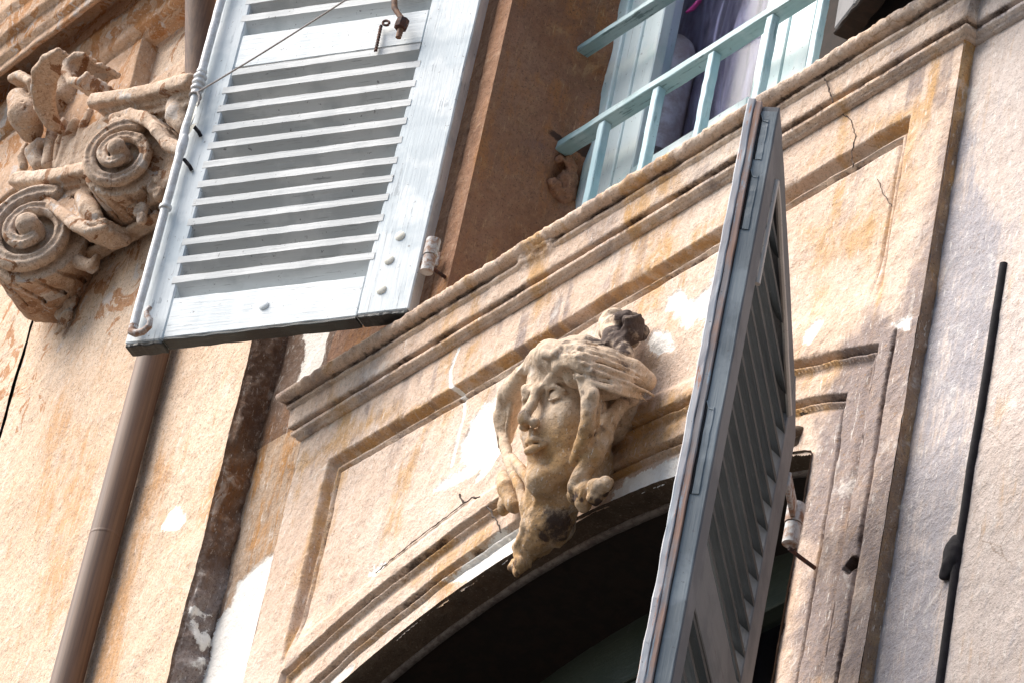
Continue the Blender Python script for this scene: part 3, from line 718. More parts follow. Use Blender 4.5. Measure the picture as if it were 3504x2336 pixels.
# ---- the carved head on the arch
yaw = R(1); pitch = R(11)
e1 = np.array([math.cos(yaw), math.sin(yaw), 0]); out0 = np.array([math.sin(yaw), -math.cos(yaw), 0])
e2 = np.array([0, 0, 1]) * math.cos(pitch) + out0 * math.sin(pitch); e3 = out0 * math.cos(pitch) - np.array([0, 0, 1]) * math.sin(pitch)
rl = R(5); e1, e2 = e1 * math.cos(rl) - e2 * math.sin(rl), e2 * math.cos(rl) + e1 * math.sin(rl)
root_pt = W(1842, 1362, -.168)                     # bridge of the nose
HR = np.array([e1, e2, e3]); H0 = root_pt - e3 * .096
def hl(u, v, Y, z=True):                          # photo point at depth Y -> head frame
    if z: u, v = 1500 + .6698 * u, 1000 + .6698 * v
    return HR @ (W(u, v, Y * .84) - H0)
S = Sculpt((-.30, -.46, -.26), (.30, .25, .17), .0036)
S.g = (1.42, 1.42, 1.2)
S.ell((0, .028, 0), (.075, .088, .080)); S.ell((0, -.05, .016), (.062, .066, .064), .02); S.ell((.030, -.055, .018), (.040, .045, .048), .02)
S.ell((0, .045, .03), (.060, .050, .052), .02)
S.ell((0, -.120, .066), (.022, .020, .020), .018)
for q in (-1, 1):
    S.ell((q * .034, -.030, .050), (.026, .028, .026), .02)
    S.ell((q * .031, .002, .090), (.020, .0135, .021), .009, True)
    S.ell((q * .031, -.001, .0645), (.0155, .011, .0135), .002)
    S.cap([(q * .014, .000, .0745), (q * .024, .0085, .0815), (q * .036, .0085, .0795), (q * .048, .001, .069)], [.002, .0034, .0034, .002], .002)
    S.cap([(q * .015, -.003, .075), (q * .028, -.0105, .0785), (q * .041, -.008, .0745)], [.0016, .0028, .002], .002)
    S.cap([(q * .012, .014, .083), (q * .028, .021, .082), (q * .050, .016, .066)], [.006, .007, .005], .010)
    S.ell((q * .0115, -.044, .094), (.008, .0075, .010), .004)
S.cap([(0, .016, .082), (0, -.012, .092), (0, -.036, .107)], [.009, .0085, .0105], .006)
S.ell((0, -.041, .107), (.010, .008, .009), .004)
S.cap([(0, -.052, .088), (0, -.062, .087)], [.005, .006], .008)
S.cap([(-.022, -.0725, .073), (-.009, -.067, .0865), (0, -.0685, .0885), (.009, -.067, .0865), (.022, -.0725, .073)], [.003, .0058, .0055, .0058, .003], .003)
S.cap([(-.019, -.0755, .074), (-.008, -.081, .0845), (.008, -.081, .0845), (.019, -.0755, .074)], [.003, .0066, .0066, .003], .003)
S.cap([(-.023, -.0745, .078), (-.008, -.0738, .0925), (.008, -.0738, .0925), (.023, -.0745, .078)], .0022, .002, True)
S.cap([(-.014, -.091, .078), (.014, -.091, .078)], .004, .006, True)
[S.cap([(q * .050, -.05, .008), (q * .036, -.10, .032), (0, -.128, .056)], [.022, .019, .016], .02) for q in (-1, 1)]
S.g = None
# neck running down onto the keystone
S.cap([(0, -.10, -.05), hl(575, 980, -.075), hl(545, 1090, -.065), hl(500, 1210, -.055), hl(440, 1380, -.05)], [.050, .050, .043, .032, .016], .008)
S.cap([hl(610, 1050, -.06), hl(570, 1180, -.045), hl(460, 1330, -.035)], [.05, .045, .02], .02)
# back of the head running into the wall
S.cap([(.04, .02, -.05), hl(830, 470, -.05), hl(800, 600, -.03)], [.080, .050, .030], .02)
S.cap([(.0, .06, -.05), hl(700, 420, -.04)], [.085, .07], .02)
rs = random.Random(3)
# hair: a mass swept back from the brow, combed into fine wavy strands
S.cap([hl(560, 345, -.215), hl(700, 350, -.200), hl(850, 375, -.14), hl(980, 415, -.08), hl(1060, 450, -.04)], [.026, .034, .036, .030, .022], .012)
S.cap([hl(520, 345, -.205), hl(570, 320, -.215), hl(640, 330, -.21)], [.026, .030, .034], .012)
S.cap([hl(700, 430, -.19), hl(860, 455, -.13), hl(1000, 470, -.05)], [.024, .034, .026], .012)
S.cap([hl(430, 420, -.185), hl(370, 520, -.13), hl(345, 640, -.09), hl(340, 740, -.06)], [.020, .026, .026, .018], .01)
def roll(path, rad, n, sp, w, k=.0015, jit=2.5):
    for i in range(n):
        t = (i - (n - 1) / 2.0); ph = rs.uniform(0, 6.28)
        pts = [hl(u + du * t + rs.uniform(-jit, jit), v + dv * t * sp + 5 * math.sin(ph + q * 1.7), Y) for q, (u, v, Y, du, dv) in enumerate(path)]
        S.cap(pts, [rad * q * rs.uniform(.8, 1.15) for q in w], k)
def tress(path, n, spread, rad, seed):
    """loose wavy strands along a path, crossing and ending at different lengths"""
    q = random.Random(seed); P = np.array(path, float)
    for i in range(n):
        o = (i - (n - 1) / 2.0) / max(n - 1, 1); ph = q.uniform(0, 6.28); f = q.uniform(.8, 1.5); end = q.uniform(.72, 1.0); sw = q.uniform(-.25, .25)
        T = np.linspace(0, 1, len(P)); ts = np.linspace(q.uniform(0, .12), end, 9); pts = []
        for t_ in ts:
            c_ = [np.interp(t_, T, P[:, k]) for k in range(4)]
            w_ = c_[3] * spread * (o + sw * (t_ - .3)) + 7 * math.sin(ph + f * t_ * 7)
            pts.append(hl(c_[0] + w_ * .12, c_[1] + w_, c_[2] + .004 * math.sin(ph * 2 + t_ * 9) + abs(o) * .012))
        S.cap(pts, [rad * k * q.uniform(.8, 1.2) for k in (.5, .85, 1, 1.05, 1, 1, .9, .7, .3)], .0012)
tress([(540, 330, -.238, .55), (640, 322, -.244, .8), (740, 335, -.228, 1), (850, 365, -.175, 1.15), (960, 405, -.115, 1.2), (1060, 445, -.055, 1), (1110, 480, -.02, .8)], 11, 105, .0056, 4)
tress([(680, 425, -.222, .7), (780, 430, -.200, .9), (890, 455, -.150, 1), (1000, 490, -.085, 1), (1090, 540, -.02, .9)], 7, 75, .0060, 9)
tress([(600, 300, -.235, .6), (720, 285, -.215, .8), (850, 300, -.150, 1), (960, 330, -.08, 1)], 5, 50, .0060, 14)
roll([(440, 380, -.215, 12, -6), (390, 460, -.165, 14, 0), (350, 560, -.13, 14, 0), (328, 680, -.10, 13, 0), (335, 790, -.07, 10, 4)], .0065, 5, 1, [.7, 1, 1, 1, .6])
roll([(555, 305, -.235, -8, -5), (480, 350, -.225, -10, -8), (425, 410, -.20, -10, -6)], .006, 4, 1, [.8, 1, .8])
S.ell(hl(570, 312, -.232), (.026, .020, .022), .008); S.ell(hl(640, 370, -.225), (.03, .02, .022), .008)
S.cap([hl(530, 290, -.24), hl(548, 318, -.255), hl(600, 312, -.255), hl(622, 285, -.245)], [.009, .010, .010, .008], .004)
# knot of hair above, broken and blackened
for i in range(30):
    a = rs.uniform(0, 6.28); q = rs.uniform(0, 1) ** .5
    S.ell(hl(940 + 85 * q * math.cos(a), 185 + 72 * q * math.sin(a), rs.uniform(-.085, -.02)), (rs.uniform(.014, .026), rs.uniform(.012, .02), .022), .004)
S.cap([hl(850, 150, -.06), hl(890, 240, -.09), hl(960, 320, -.085)], [.014, .02, .016], .006)
# locks and ribbon falling on the right
S.cap([hl(740, 470, -.195), hl(768, 560, -.18), hl(765, 680, -.16), hl(735, 780, -.145), hl(695, 860, -.13)], [.012, .015, .017, .016, .012], .005)
S.cap([hl(770, 470, -.19), hl(790, 520, -.185), hl(800, 560, -.17)], [.012, .013, .009], .004)
S.cap([hl(1000, 555, -.04), hl(930, 580, -.07), hl(870, 650, -.09), hl(835, 740, -.10), hl(790, 840, -.11), hl(735, 930, -.11), hl(705, 1000, -.105)], [.010, .014, .019, .021, .021, .018, .018], .006)
S.cap([hl(860, 640, -.04), hl(810, 800, -.04), hl(750, 960, -.05)], [.022, .026, .030], .012)
for i in range(4): S.cap([hl(760 + 26 * i, 500 + 8 * i, -.19 + .03 * i), hl(790 + 24 * i, 580, -.17 + .028 * i), hl(775 + 22 * i, 690, -.15 + .02 * i), hl(745 + 18 * i, 800, -.13 + .01 * i)], [.006, .008, .008, .006], .002)
for (u, v, r) in ((705, 1030, .020), (760, 1020, .024), (820, 1000, .022), (855, 975, .015), (740, 1075, .018), (800, 1050, .016)):
    S.ell(hl(u, v, -.09), (r * 1.1, r, r), .005)
# long ribbon falling on the left to the small scroll
S.cap([hl(328, 700, -.085), hl(345, 800, -.09), hl(375, 900, -.10), hl(415, 990, -.105), hl(440, 1090, -.10), hl(440, 1200, -.09), hl(405, 1300, -.075), hl(415, 1390, -.07)], [.012, .012, .012, .011, .010, .009, .010, .013], .004)
S.cap([hl(375, 840, -.10), hl(420, 900, -.115), hl(470, 980, -.115)], [.009, .011, .008], .004)
S.cap([hl(430, 1400, -.06), hl(405, 1425, -.065), hl(378, 1405, -.065), hl(385, 1375, -.065), hl(405, 1380, -.065)], [.011, .010, .009, .007, .005], .002)
S.cap([hl(330, 930, -.03), hl(350, 1000, -.045), hl(385, 1090, -.04)], [.014, .020, .016], .008)
for i in range(10): S.ell(hl(330 + rs.uniform(-50, 60), 1060 + rs.uniform(-50, 60), -.012), (.02, .02, .014), .006)
def head_rough(P):
    B = sstep(.04, .09, P[:, 0]) * sstep(.05, .12, P[:, 1])
    return (fbm(P, 45, 3, 91) - .5) * .0045 + (fbm(P, 110, 2, 94) - .5) * .0022 + B * (fbm(P, 60, 3, 92) - .5) * .014 + sstep(-.16, -.24, P[:, 1]) * (fbm(P, 50, 3, 93) - .5) * .014
S.rough(head_rough)
V, Q = S.mesh(); L = V.copy(); Vw = V @ HR + H0
A = np.zeros((len(V), 4)); 
A[:, 3] = .75 * sstep(.03, .09, L[:, 0]) * sstep(.07, .12, L[:, 1]) + .5 * np.exp(-(((L[:, 0]) / .02) ** 2 + ((L[:, 1] + .048) / .012) ** 2)) * (L[:, 2] > .06)
n5 = fbm(V, 30, 3, 95)
A[:, 3] += .6 * sstep(-.20, -.26, L[:, 1]) * sstep(.45, .6, n5)
A[:, 3] += .22 * sstep(.5, .62, fbm(V, 18, 3, 98))
A[:, 3] += .55 * sstep(.10, .16, L[:, 1]) * sstep(.42, .62, fbm(V * [1, 2.2, 1], 34, 3, 96)) + .35 * (L[:, 0] > .09) * sstep(.5, .65, n5)
cr = hl(610, 1185, -.05); A[:, 3] = np.maximum(A[:, 3], 1.0 * np.exp(-(np.linalg.norm(V - cr, axis=1) / .045) ** 2))
A[:, 1] = .55 * sstep(-.02, -.1, L[:, 1]) + .2 * sstep(.45, .6, n5); A[:, 2] = .45 * sstep(.0, .08, L[:, 1])
hd = mk('carved_head', Vw, Q, M['stone'], None, smooth=True, attr=A)
tag(hd, "weathered stone woman's head with knotted hair carved on the keystone of the arch", 'sculpture')

# ---- composite capital at the top left
cap_e = empty('pilaster_capital', (-1.9, -.06, 1.0)); tag(cap_e, 'carved stucco capital with two spiral volutes and acanthus leaves on the left pilaster', 'capital')
CO = Vector((1.9, .06, -1.0))
def cpart(name, V, Q, attr=None, mat='carving'):
    if attr is None: attr = np.zeros((len(V), 4))
    o = mk(name, V, Q, M[mat], cap_e, smooth=True, attr=attr); o.location = CO; return o
f3 = np.array([.6, -.8, 0]); f1 = np.array([.8, .6, 0]); f2 = np.array([0, 0, 1.0])
def volute(u, v, Y, Rr, seed, turns=1.62, start=75):
    c = W(u, v, Y); VR = np.array([f1, f2, f3])
    S = Sculpt((-Rr * 1.45, -Rr * 1.5, -.29), (Rr * 1.5, Rr * 1.5, .085), .0036)
    # drum running back towards the wall, tapering, with long grooves
    S.cyl((0, 0, -.225), (0, 0, 1), Rr * .94, .195, .006, r2=Rr * 1.02)
    for i in range(14):
        a = 2 * math.pi * i / 14
        S.cap([(math.cos(a) * Rr * 1.0, math.sin(a) * Rr * 1.0, -.03), (math.cos(a + .35) * Rr * .95, math.sin(a + .35) * Rr * .95, -.11), (math.cos(a + .6) * Rr * .84, math.sin(a + .6) * Rr * .84, -.21)], [.004, .006, .005], .004, True)
    S.cyl((0, 0, -.028), (0, 0, 1), Rr * .84, .06, .004, True)
    pts = []; rd = []; N = 72
    for i in range(N + 1):
        t = i / N; a = R(start) - 2 * math.pi * turns * t * -1
        rr = Rr * (.92 - .60 * t ** .9)
        pts.append((math.cos(a) * rr, math.sin(a) * rr, -.010 - .012 * math.sin(t * 3.1) + .030 * t)); rd.append(Rr * (.185 * (1 - .40 * t)))
    S.cap(pts, rd, .004)
    S.cap([(p[0] * 1.0, p[1] * 1.0, p[2] + r * 1.05) for p, r in zip(pts, rd)], [r * .34 for r in rd], .003, True)   # channel along the band
    S.cyl((0, 0, -.02), (0, 0, 1), Rr * .24, .058, .004, r2=Rr * .21); S.ell((0, 0, .034), (Rr * .21, Rr * .21, Rr * .17), .005)
    S.rough(lambda P: (fbm(P, 42, 3, seed) - .5) * .006 + (fbm(P, 120, 2, seed + 1) - .5) * .002)
    V, Q = S.mesh(); A = np.zeros((len(V), 4)); A[:, 1] = .55 * sstep(-.02, -.08, V[:, 2]); A[:, 2] = .25 * (V[:, 2] > 0)
    A[:, 3] = .28 * sstep(-.06, -.12, V[:, 2])
    return cpart('volute', V @ VR + c, Q, A)
volute(412, 528, -.24, .106, 101); volute(108, 790, -.25, .136, 105)
def wp(u, v, Y, o=(0, 0), s=.35714): return W(o[0] + u * s, o[1] + v * s, Y)
Sb = Sculpt((-2.46, -.38, .66), (-1.30, .0, 1.90), .006)
c2 = (0, 560)
def capw(pts, Y, rad, o=(0, 0), k=.005, sub=False, depth=0.0):
    P = [wp(p[0], p[1], p[2] if len(p) > 2 else Y, o) for p in pts]
    n = max(1, int(round(depth / .018))) if depth else 0
    for j in range(n + 1):
        Sb.cap([q + np.array([0, depth * j / max(n, 1), 0]) for q in P], rad, k, sub)
# bell of the capital behind everything
Sb.boxr((-1.99, -.03, 1.36), np.eye(3), (.30, .055, .20), .03, .02)
Sb.boxr((-1.88, -.02, 1.17), np.eye(3), (.38, .065, .05), .03, .02)
Sb.boxr((-1.56, -.02, 1.22), np.eye(3), (.18, .10, .13), .03, .02)
Sb.boxr((-1.82, -.02, 1.20), np.eye(3), (.20, .12, .05), .03, .02)
# abacus: slab with a roll on top and a fillet below
def slab(p0, p1, dep, h, rnd=.004):
    a, b = np.array(p0), np.array(p1); e = b - a; L = np.linalg.norm(e); ex = e / L
    ey = np.cross(np.array([0, 0, 1.]), ex); ey /= np.linalg.norm(ey); ez = np.cross(ex, ey)
    Sb.boxr((a + b) / 2 + ey * dep / 2, np.array([ex, ey, ez]), (L / 2, dep / 2, h), rnd, .002)
for (A0, B0, o_) in (((880, 960, -.27), (1800, 770, -.24), (0, 0)), ((120, 150, -.27), (900, 25, -.245), c2)):
    a = wp(*A0, o_); b = wp(*B0, o_)
    a2 = a + (b - a) * .45 + np.array([0, .012, 0])
    for p, q in ((a, a2), (a2, b)):
        for (dy, dz, hh, rn) in ((0, 0, .009, .010), (.022, -.027, .006, .002), (.036, -.046, .008, .002), (.055, -.062, .006, .002)):
            d_ = np.array([dy * .6, dy, dz]); slab(p + d_, q + d_, .15, hh, rn)
# bands sweeping off each volute and the eggs between them
for dv in (0, 55):
    capw([(1080, 1130 + dv, -.24), (1250, 1080 + dv, -.235), (1400, 1110 + dv, -.235), (1490, 1220 + dv, -.23), (1580, 1340 + dv, -.215), (1700, 1400 + dv, -.2), (1800, 1400 + dv, -.19)], 0, .0115, k=.003, depth=.06)
    capw([(60, 400 + dv, -.24), (280, 335 + dv, -.24), (450, 345 + dv, -.235), (590, 450 + dv, -.225), (720, 560 + dv, -.215), (860, 600 + dv, -.2), (1000, 560 + dv, -.18)], 0, .0115, c2, .003, depth=.07)
capw([(1690, 1020, -.2), (1700, 1120, -.2), (1760, 1220, -.19)], 0, [.026, .03, .02], k=.003)
capw([(800, 320, -.2), (850, 430, -.2), (930, 520, -.19)], 0, [.022, .026, .018], c2, k=.003)
capw([(560, 320, -.2), (620, 400, -.2), (690, 480, -.195)], 0, [.018, .02, .014], c2, k=.003)
for i in range(7): capw([(600 + 22 * i, 300 + 12 * i, -.205), (650 + 24 * i, 470 + 14 * i, -.20)], 0, .006, c2, .002)
# necking mouldings
capw([(700, 770, -.13), (1100, 555, -.13), (1560, 300, -.13)], 0, .014, c2, .003, depth=.04); capw([(760, 890, -.115), (1200, 650, -.115), (1500, 480, -.115)], 0, .008, c2, .003, depth=.03)
capw([(700, 780, -.15), (760, 950, -.135), (880, 990, -.12), (930, 900, -.11)], 0, [.012, .018, .016, .010], c2, .003)
# bellflowers hanging below, leaves under the volutes
for (u, v, r) in ((640, 1150, .018), (700, 1190, .016), (640, 1240, .018), (610, 1320, .020), (680, 1340, .018), (590, 1430, .016), (640, 1470, .016), (600, 1550, .012), (560, 1610, .010)):
    P = wp(u, v, -.075, c2)
    for q in (-1, 0, 1): Sb.ell(P + np.array([q * r * .7, -.004 * (1 - abs(q)), 0]), (r * .45, r * .8, r * 1.3), .002)
for (u, v, r) in ((1290, 400, .020), (1350, 450, .018), (1360, 530, .014), (1490, 230, .02), (1530, 130, .016), (1520, 290, .016), (1250, 420, .014)):
    P = wp(u, v, -.15, c2); Sb.ell(P, (r, r, r * 1.3), .003); Sb.ell(P + np.array([.004, -.012, 0]), (r * .4, r * .5, r * .7), .002, True)
# acanthus: tall curling blade, hooded tongue, small scroll, flutes of the bell
capw([(450, 1190, -.17), (360, 1020, -.21), (330, 850, -.25), (350, 680, -.28), (440, 560, -.30), (560, 490, -.30)], 0, [.010, .012, .013, .013, .012, .009], k=.003, depth=.05)
capw([(540, 640, -.16), (500, 800, -.14), (520, 1000, -.11)], 0, [.028, .036, .03], k=.01)
capw([(800, 530, -.255), (720, 540, -.265), (640, 610, -.27), (630, 700, -.27), (680, 780, -.265), (770, 790, -.26), (830, 720, -.25)], 0, [.009, .010, .012, .012, .012, .011, .009], k=.003, depth=.11)
capw([(740, 640, -.20), (760, 740, -.20)], 0, [.02, .02], k=.006)
capw([(600, 700, -.14), (640, 880, -.12), (700, 960, -.10)], 0, [.03, .03, .02], k=.01)
capw([(180, 960, -.21), (230, 1100, -.20), (290, 1250, -.16)], 0, [.032, .044, .034], k=.004)
for i in range(5): capw([(130 + 45 * i, 980, -.225), (210 + 40 * i, 1290, -.19)], 0, .003, k=.002, sub=True)
capw([(170, 1330, -.12), (60, 1120, -.16), (40, 920, -.20), (90, 770, -.225), (190, 720, -.23), (290, 790, -.22), (330, 930, -.19)], 0, [.013, .014, .014, .014, .013, .012, .012], k=.003, depth=.1)
capw([(510, 1130, -.13), (490, 1300, -.125), (450, 1580, -.12)], 0, [.014, .014, .014], k=.003, depth=.04); capw([(600, 1150, -.125), (560, 1350, -.12), (520, 1580, -.115)], 0, .008, k=.003, depth=.03)
capw([(720, 1180, -.12), (640, 1350, -.115), (570, 1580, -.11)], 0, .014, k=.003, depth=.04)
capw([(860, 1080, -.11), (790, 1240, -.11), (700, 1580, -.11)], 0, .012, k=.003, depth=.04)
capw([(380, 1380, -.14), (320, 1470, -.14), (360, 1580, -.13)], 0, [.016, .024, .018], k=.005)
capw([(40, 1340, -.15), (140, 1440, -.15), (130, 1580, -.13)], 0, [.014, .018, .018], k=.004)
capw([(250, 1400, -.14), (210, 1500, -.14), (230, 1600, -.13)], 0, [.010, .012, .012], k=.003)
capw([(-60, 1150, -.16), (60, 1330, -.15), (110, 1450, -.15)], 0, .022, k=.004, depth=.06)
Sb.rough(lambda P: (fbm(P, 30, 3, 111) - .5) * .008 + (fbm(P, 80, 2, 112) - .5) * .003)
V, Q = Sb.mesh(); A = np.zeros((len(V), 4)); nn = fbm(V, 9, 3, 115)
A[:, 1] = .3 * sstep(.4, .6, nn); A[:, 3] = .25 * sstep(-.12, -.06, V[:, 1]) * sstep(.4, .6, nn)
cpart('leaf_carving', V, Q, A)

# ------------------------------------------------------------------ downpipe on the pilaster
dp = empty('downpipe', (-1.431, -.12, -1.0)); tag(dp, 'round brown painted downpipe running down the peach pilaster', 'pipe')
PO = Vector((1.431, .12, 1.0))
pr = .0375; mb = MB()
pts = [(-1.460, -.1025, -1.0)] + [(-1.460, -.1025, z) for z in np.linspace(-.9, .95, 40)]
pts += [(-1.456, -.115, 1.05), (-1.440, -.145, 1.18), (-1.432, -.19, 1.34), (-1.432, -.245, 1.55), (-1.432, -.30, 1.78), (-1.432, -.36, 2.1)]
mb.tube(pts, pr, 40); o = mb.build('tube', M['pipe'], dp, True); o.location = PO
for z in (.02,):
    mb = MB(); mb.tube([(-1.460, -.1025, z - .004), (-1.460, -.1025, z - .003), (-1.460, -.1025, z + .003), (-1.460, -.1025, z + .004)], [pr + .0001, pr + .0005, pr + .0005, pr + .0001], 40)
    o = mb.build('joint_sleeve', M['pipe'], dp, True); o.location = PO
for z in (-.62,):
    mb = MB(); mb.box(-1.47, -1.45, -.09, -.04, z - .01, z + .01); o = mb.build('wall_clip', M['rust'], dp); o.location = PO

# black pipe in the joint of the right wall
bp = empty('iron_pipe', (1.61, .02, -2.0)); tag(bp, 'thin black iron pipe with a lumpy bracket on the right wall', 'pipe')
BPO = Vector((-1.61, -.02, 2.0))
p_top = W(3436, 905, .02); xs_ = [W(3436, 905, .02), W(3298, 1770, .02), W(3222, 2336, .02)]
mb = MB(); path = [W(u, v, .024) for u, v in ((3436, 905), (3425, 975), (3400, 1130), (3375, 1290), (3352, 1430), (3322, 1600), (3300, 1760), (3285, 1850), (3262, 2010), (3240, 2170), (3222, 2300), (3205, 2420), (3160, 2800))]
mb.tube(path, .0088, 14); o = mb.build('tube', M['black'], bp, True); o.location = BPO
Sx = Sculpt((-.06, -.06, -.1), (.06, .06, .1), .004)
Sx.ell((-.012, 0, 0), (.022, .014, .045)); Sx.ell((-.02, 0, -.03), (.018, .012, .022)); Sx.rough(lambda P: (fbm(P, 50, 2, 3) - .5) * .008)
V, Q = Sx.mesh(); bc = W(3275, 1890, .02); o = mk('bracket', V + bc, Q, M['black'], bp, True); o.location = BPO

# ------------------------------------------------------------------ shutters
def wavy(mb, x0, x1, zt, zb, y0, y1, n=14, amp=.0008):
    """one louvre: front edge band of height (zt-zb) at y0, blade falling back to y1"""
    pass
def louvre(mb, x0, x1, z, front, back, drop, th, n=18, amp=.0007, sign=1):
    """slanted blade between x0..x1; front edge at (front, z), rear edge lower by drop at back"""
    vs = []; fs = []
    tl = random.uniform(-.0012, .0012); drop *= random.uniform(.92, 1.08)
    L = math.hypot(front - back, drop); nx, nz = drop / L * 1.0, (front - back) / L
    for i in range(n + 1):
        x = x0 + (x1 - x0) * i / n; j = random.uniform(-amp, amp) + tl * (i / n - .5) * 2; j2 = random.uniform(-amp, amp) + tl * (i / n - .5) * 2
        vs += [(x, front, z + th / 2 + j), (x, front, z - th / 2 + j2), (x, back, z - drop * sign - th / 2), (x, back, z - drop * sign + th / 2)]
    for i in range(n):
        a = i * 4; b = a + 4
        for k in range(4): fs.append((a + k, a + (k + 1) % 4, b + (k + 1) % 4, b + k))
    fs.append((3, 2, 1, 0)); fs.append((n * 4, n * 4 + 1, n * 4 + 2, n * 4 + 3)); mb.add(vs, fs)

# -- left shutter: pale blue, opened wide, seen from its inner side
aL = R(28.2); OL = W(1376, 1064, -.06)
ls = empty('louvred_shutter', OL, math.atan2(-math.sin(aL), -math.cos(aL)))
tag(ls, 'pale blue louvred shutter standing open beside the upper window, with a rod and rope', 'shutter')
T = .042; H = 1.75
MB().box(-.014, .116, -T, 0, 0.004, H, .003, 30, 2, .0006).build('stile', M['blue_z'], ls)
MB().box(.612, .712, -T, 0, -.003, H, .004, 30, 2, .0009).build('stile', M['blue_z'], ls)
MB().box(.1165, .6115, -T + .002, -.001, 0.001, .112, .002, 18, 0, .0006).build('rail', M['blue_x'], ls)
MB().box(.1165, .6115, -T + .002, -.001, .783, .880, .002, 18, 0, .0006).build('rail', M['blue_x'], ls)
MB().box(.1165, .6115, -T + .002, -.001, H - .12, H, .002, 8, 0, .0006).build('rail', M['blue_x'], ls)
# dark, rotted end grain along the foot
e = MB(); e.box(-.012, .112, -T + .001, -.002, -.004, .0035, .001, 16, 0, .0012).build('rotten_shaded_foot', M['raw_end'], ls)
e = MB(); e.box(.117, .611, -T + .003, -.002, -.006, .0005, .001, 24, 0, .0008).build('rotten_shaded_foot', M['raw_end'], ls)
e = MB(); e.box(.613, .709, -T + .001, -.001, -.013, -.0035, .002, 14, 0, .0014).build('rotten_shaded_foot', M['raw_end'], ls)
k = 0
for k in range(1, 13):
    z = .112 + .0551 * k; mb = MB(); zz = z - .004 + (.0015 if k % 3 else -.001)
    louvre(mb, .105 if k < 12 else .1165, .626 if k < 12 else .6115, zz, .0012, -T + .004, .034, .0188)
    mb.build('louvre', M['slat'], ls)
for k in range(1, 14):
    mb = MB(); louvre(mb, .105, .626, .880 + .0551 * k - .004, .0012, -T + .004, .034, .0188); mb.build('louvre', M['slat'], ls)
# espagnolette rod
rod = MB(); xr = .684
zpts = [.02] + list(np.linspace(.05, 1.6, 60)); rod.tube([(xr + random.uniform(-.0006, .0006) + (.0035 if .55 < z < .62 else 0), .020, z) for z in zpts], .0105, 16)
ro = rod.build('espagnolette_rod', M['rod'], ls, True)
for z, r, h in ((.365, .0155, .010), (.715, .0165, .008), (.732, .0165, .008), (.749, .0165, .008), (.700, .0135, .014), (.766, .0130, .010), (.545, .0125, .05)):
    mb = MB(); mb.tube([(xr, .02, z - h * .6), (xr, .02, z - h * .4), (xr, .02, z), (xr, .02, z + h * .4), (xr, .02, z + h * .6)], [r * .75, r * .95, r, r * .95, r * .75], 16); mb.build('collar', M['rod'], ro, True)
hk = MB(); hk.tube([(xr, .02, .03), (xr, .02, .012), (xr - .012, .022, .004), (xr - .034, .026, .004), (xr - .048, .028, .016), (xr - .046, .028, .034), (xr - .034, .028, .046), (xr - .030, .028, .060), (xr - .036, .026, .072)], [.011, .011, .009, .0085, .0075, .007, .007, .0065, .006], 12)
hk.build('hook', M['hinge'], ro, True)
for z in (.50, .60):
    mb = MB(); mb.tube([(xr - .01, .012, z + .01), (xr - .030, .012, z - .012), (xr - .034, .004, z - .02)], .0045, 8); mb.build('guide_pin', M['black'], ls, True)
mb = MB(); mb.add([(xr - .008, .022, .66), (xr - .021, .034, .664), (xr - .022, .032, .632), (xr - .010, .024, .60), (xr - .034, .034, .598), (xr - .012, .022, .574)], [(0, 1, 2, 3), (3, 4, 5), (3, 2, 1, 0), (5, 4, 3)]); mb.build('peeling_paint', M['stud'], ls)
for (s_, z_) in ((.050, .213), (.064, .148), (.066, .066), (.364, .060)):
    mb = MB(); r = .0125; mb.tube([(s_, -.003, z_), (s_, .002, z_), (s_, .004, z_), (s_, .005, z_)], [r, r, r * .75, r * .3], 18)
    mb.build('stud', M['stud'] if s_ < .3 else M['blue_x'], ls, True)
# hinge barrel and the pintle it turns on
hc = np.array(W(1478, 850, -.06)); rel = hc - OL; dL = np.array([-math.cos(aL), -math.sin(aL), 0]); nL = np.array([math.sin(aL), -math.cos(aL), 0])
hx, hy, hz = rel @ dL, rel @ nL, rel[2]
mb = MB(); mb.tube([(hx, hy, hz - .022), (hx, hy, hz + .022)], .0165, 18); mb.box(hx, -.012, -.012, -.006, hz - .018, hz + .018); mb.build('hinge_barrel', M['hinge'], ls, True)
pn = MB(); pn.tube([(hc[0], hc[1], hc[2] - .066), (hc[0], hc[1], hc[2] - .0235)], .0145, 18); po = pn.build('pintle', M['hinge'], None, True); po.parent = bld; part(po)

def SL(u, v, off=0):   # photo point on the shutter plane
    r = ray(u, v); t = ((OL - CAM) @ nL + off) / (r @ nL); return CAM + t * r
# rope tied to the rod, running up and out to the right
r0 = W(692, 362, -.40); 
def Lw(s, y, z): return OL + dL * s + nL * y + np.array([0, 0, z])
ra = Lw(xr - .012, .032, .693); rb = Lw(.10, .10, 1.17)
dirr = (SL(1185, 0, .10) - ra); mb = MB(); mb.tube([ra + dirr * t + np.array([0, 0, -.004 * math.sin(math.pi * t)]) for t in np.linspace(0, 1.25, 14)], .0022, 8)
mb.tube([Lw(xr + .0135 * math.cos(a), .02 + .0135 * math.sin(a), .692 + .002 * math.sin(a)) for a in np.linspace(0, 6.28, 16)], .0028, 8)
mb.tube([ra, Lw(xr - .020, .032, .680), Lw(xr - .022, .030, .660), Lw(xr - .018, .030, .652)], .0028, 8)
rp = mb.build('rope', M['rope'], None, True); tag(rp, 'thin grey cord tied round the shutter rod and stretched up to the right', 'cord')
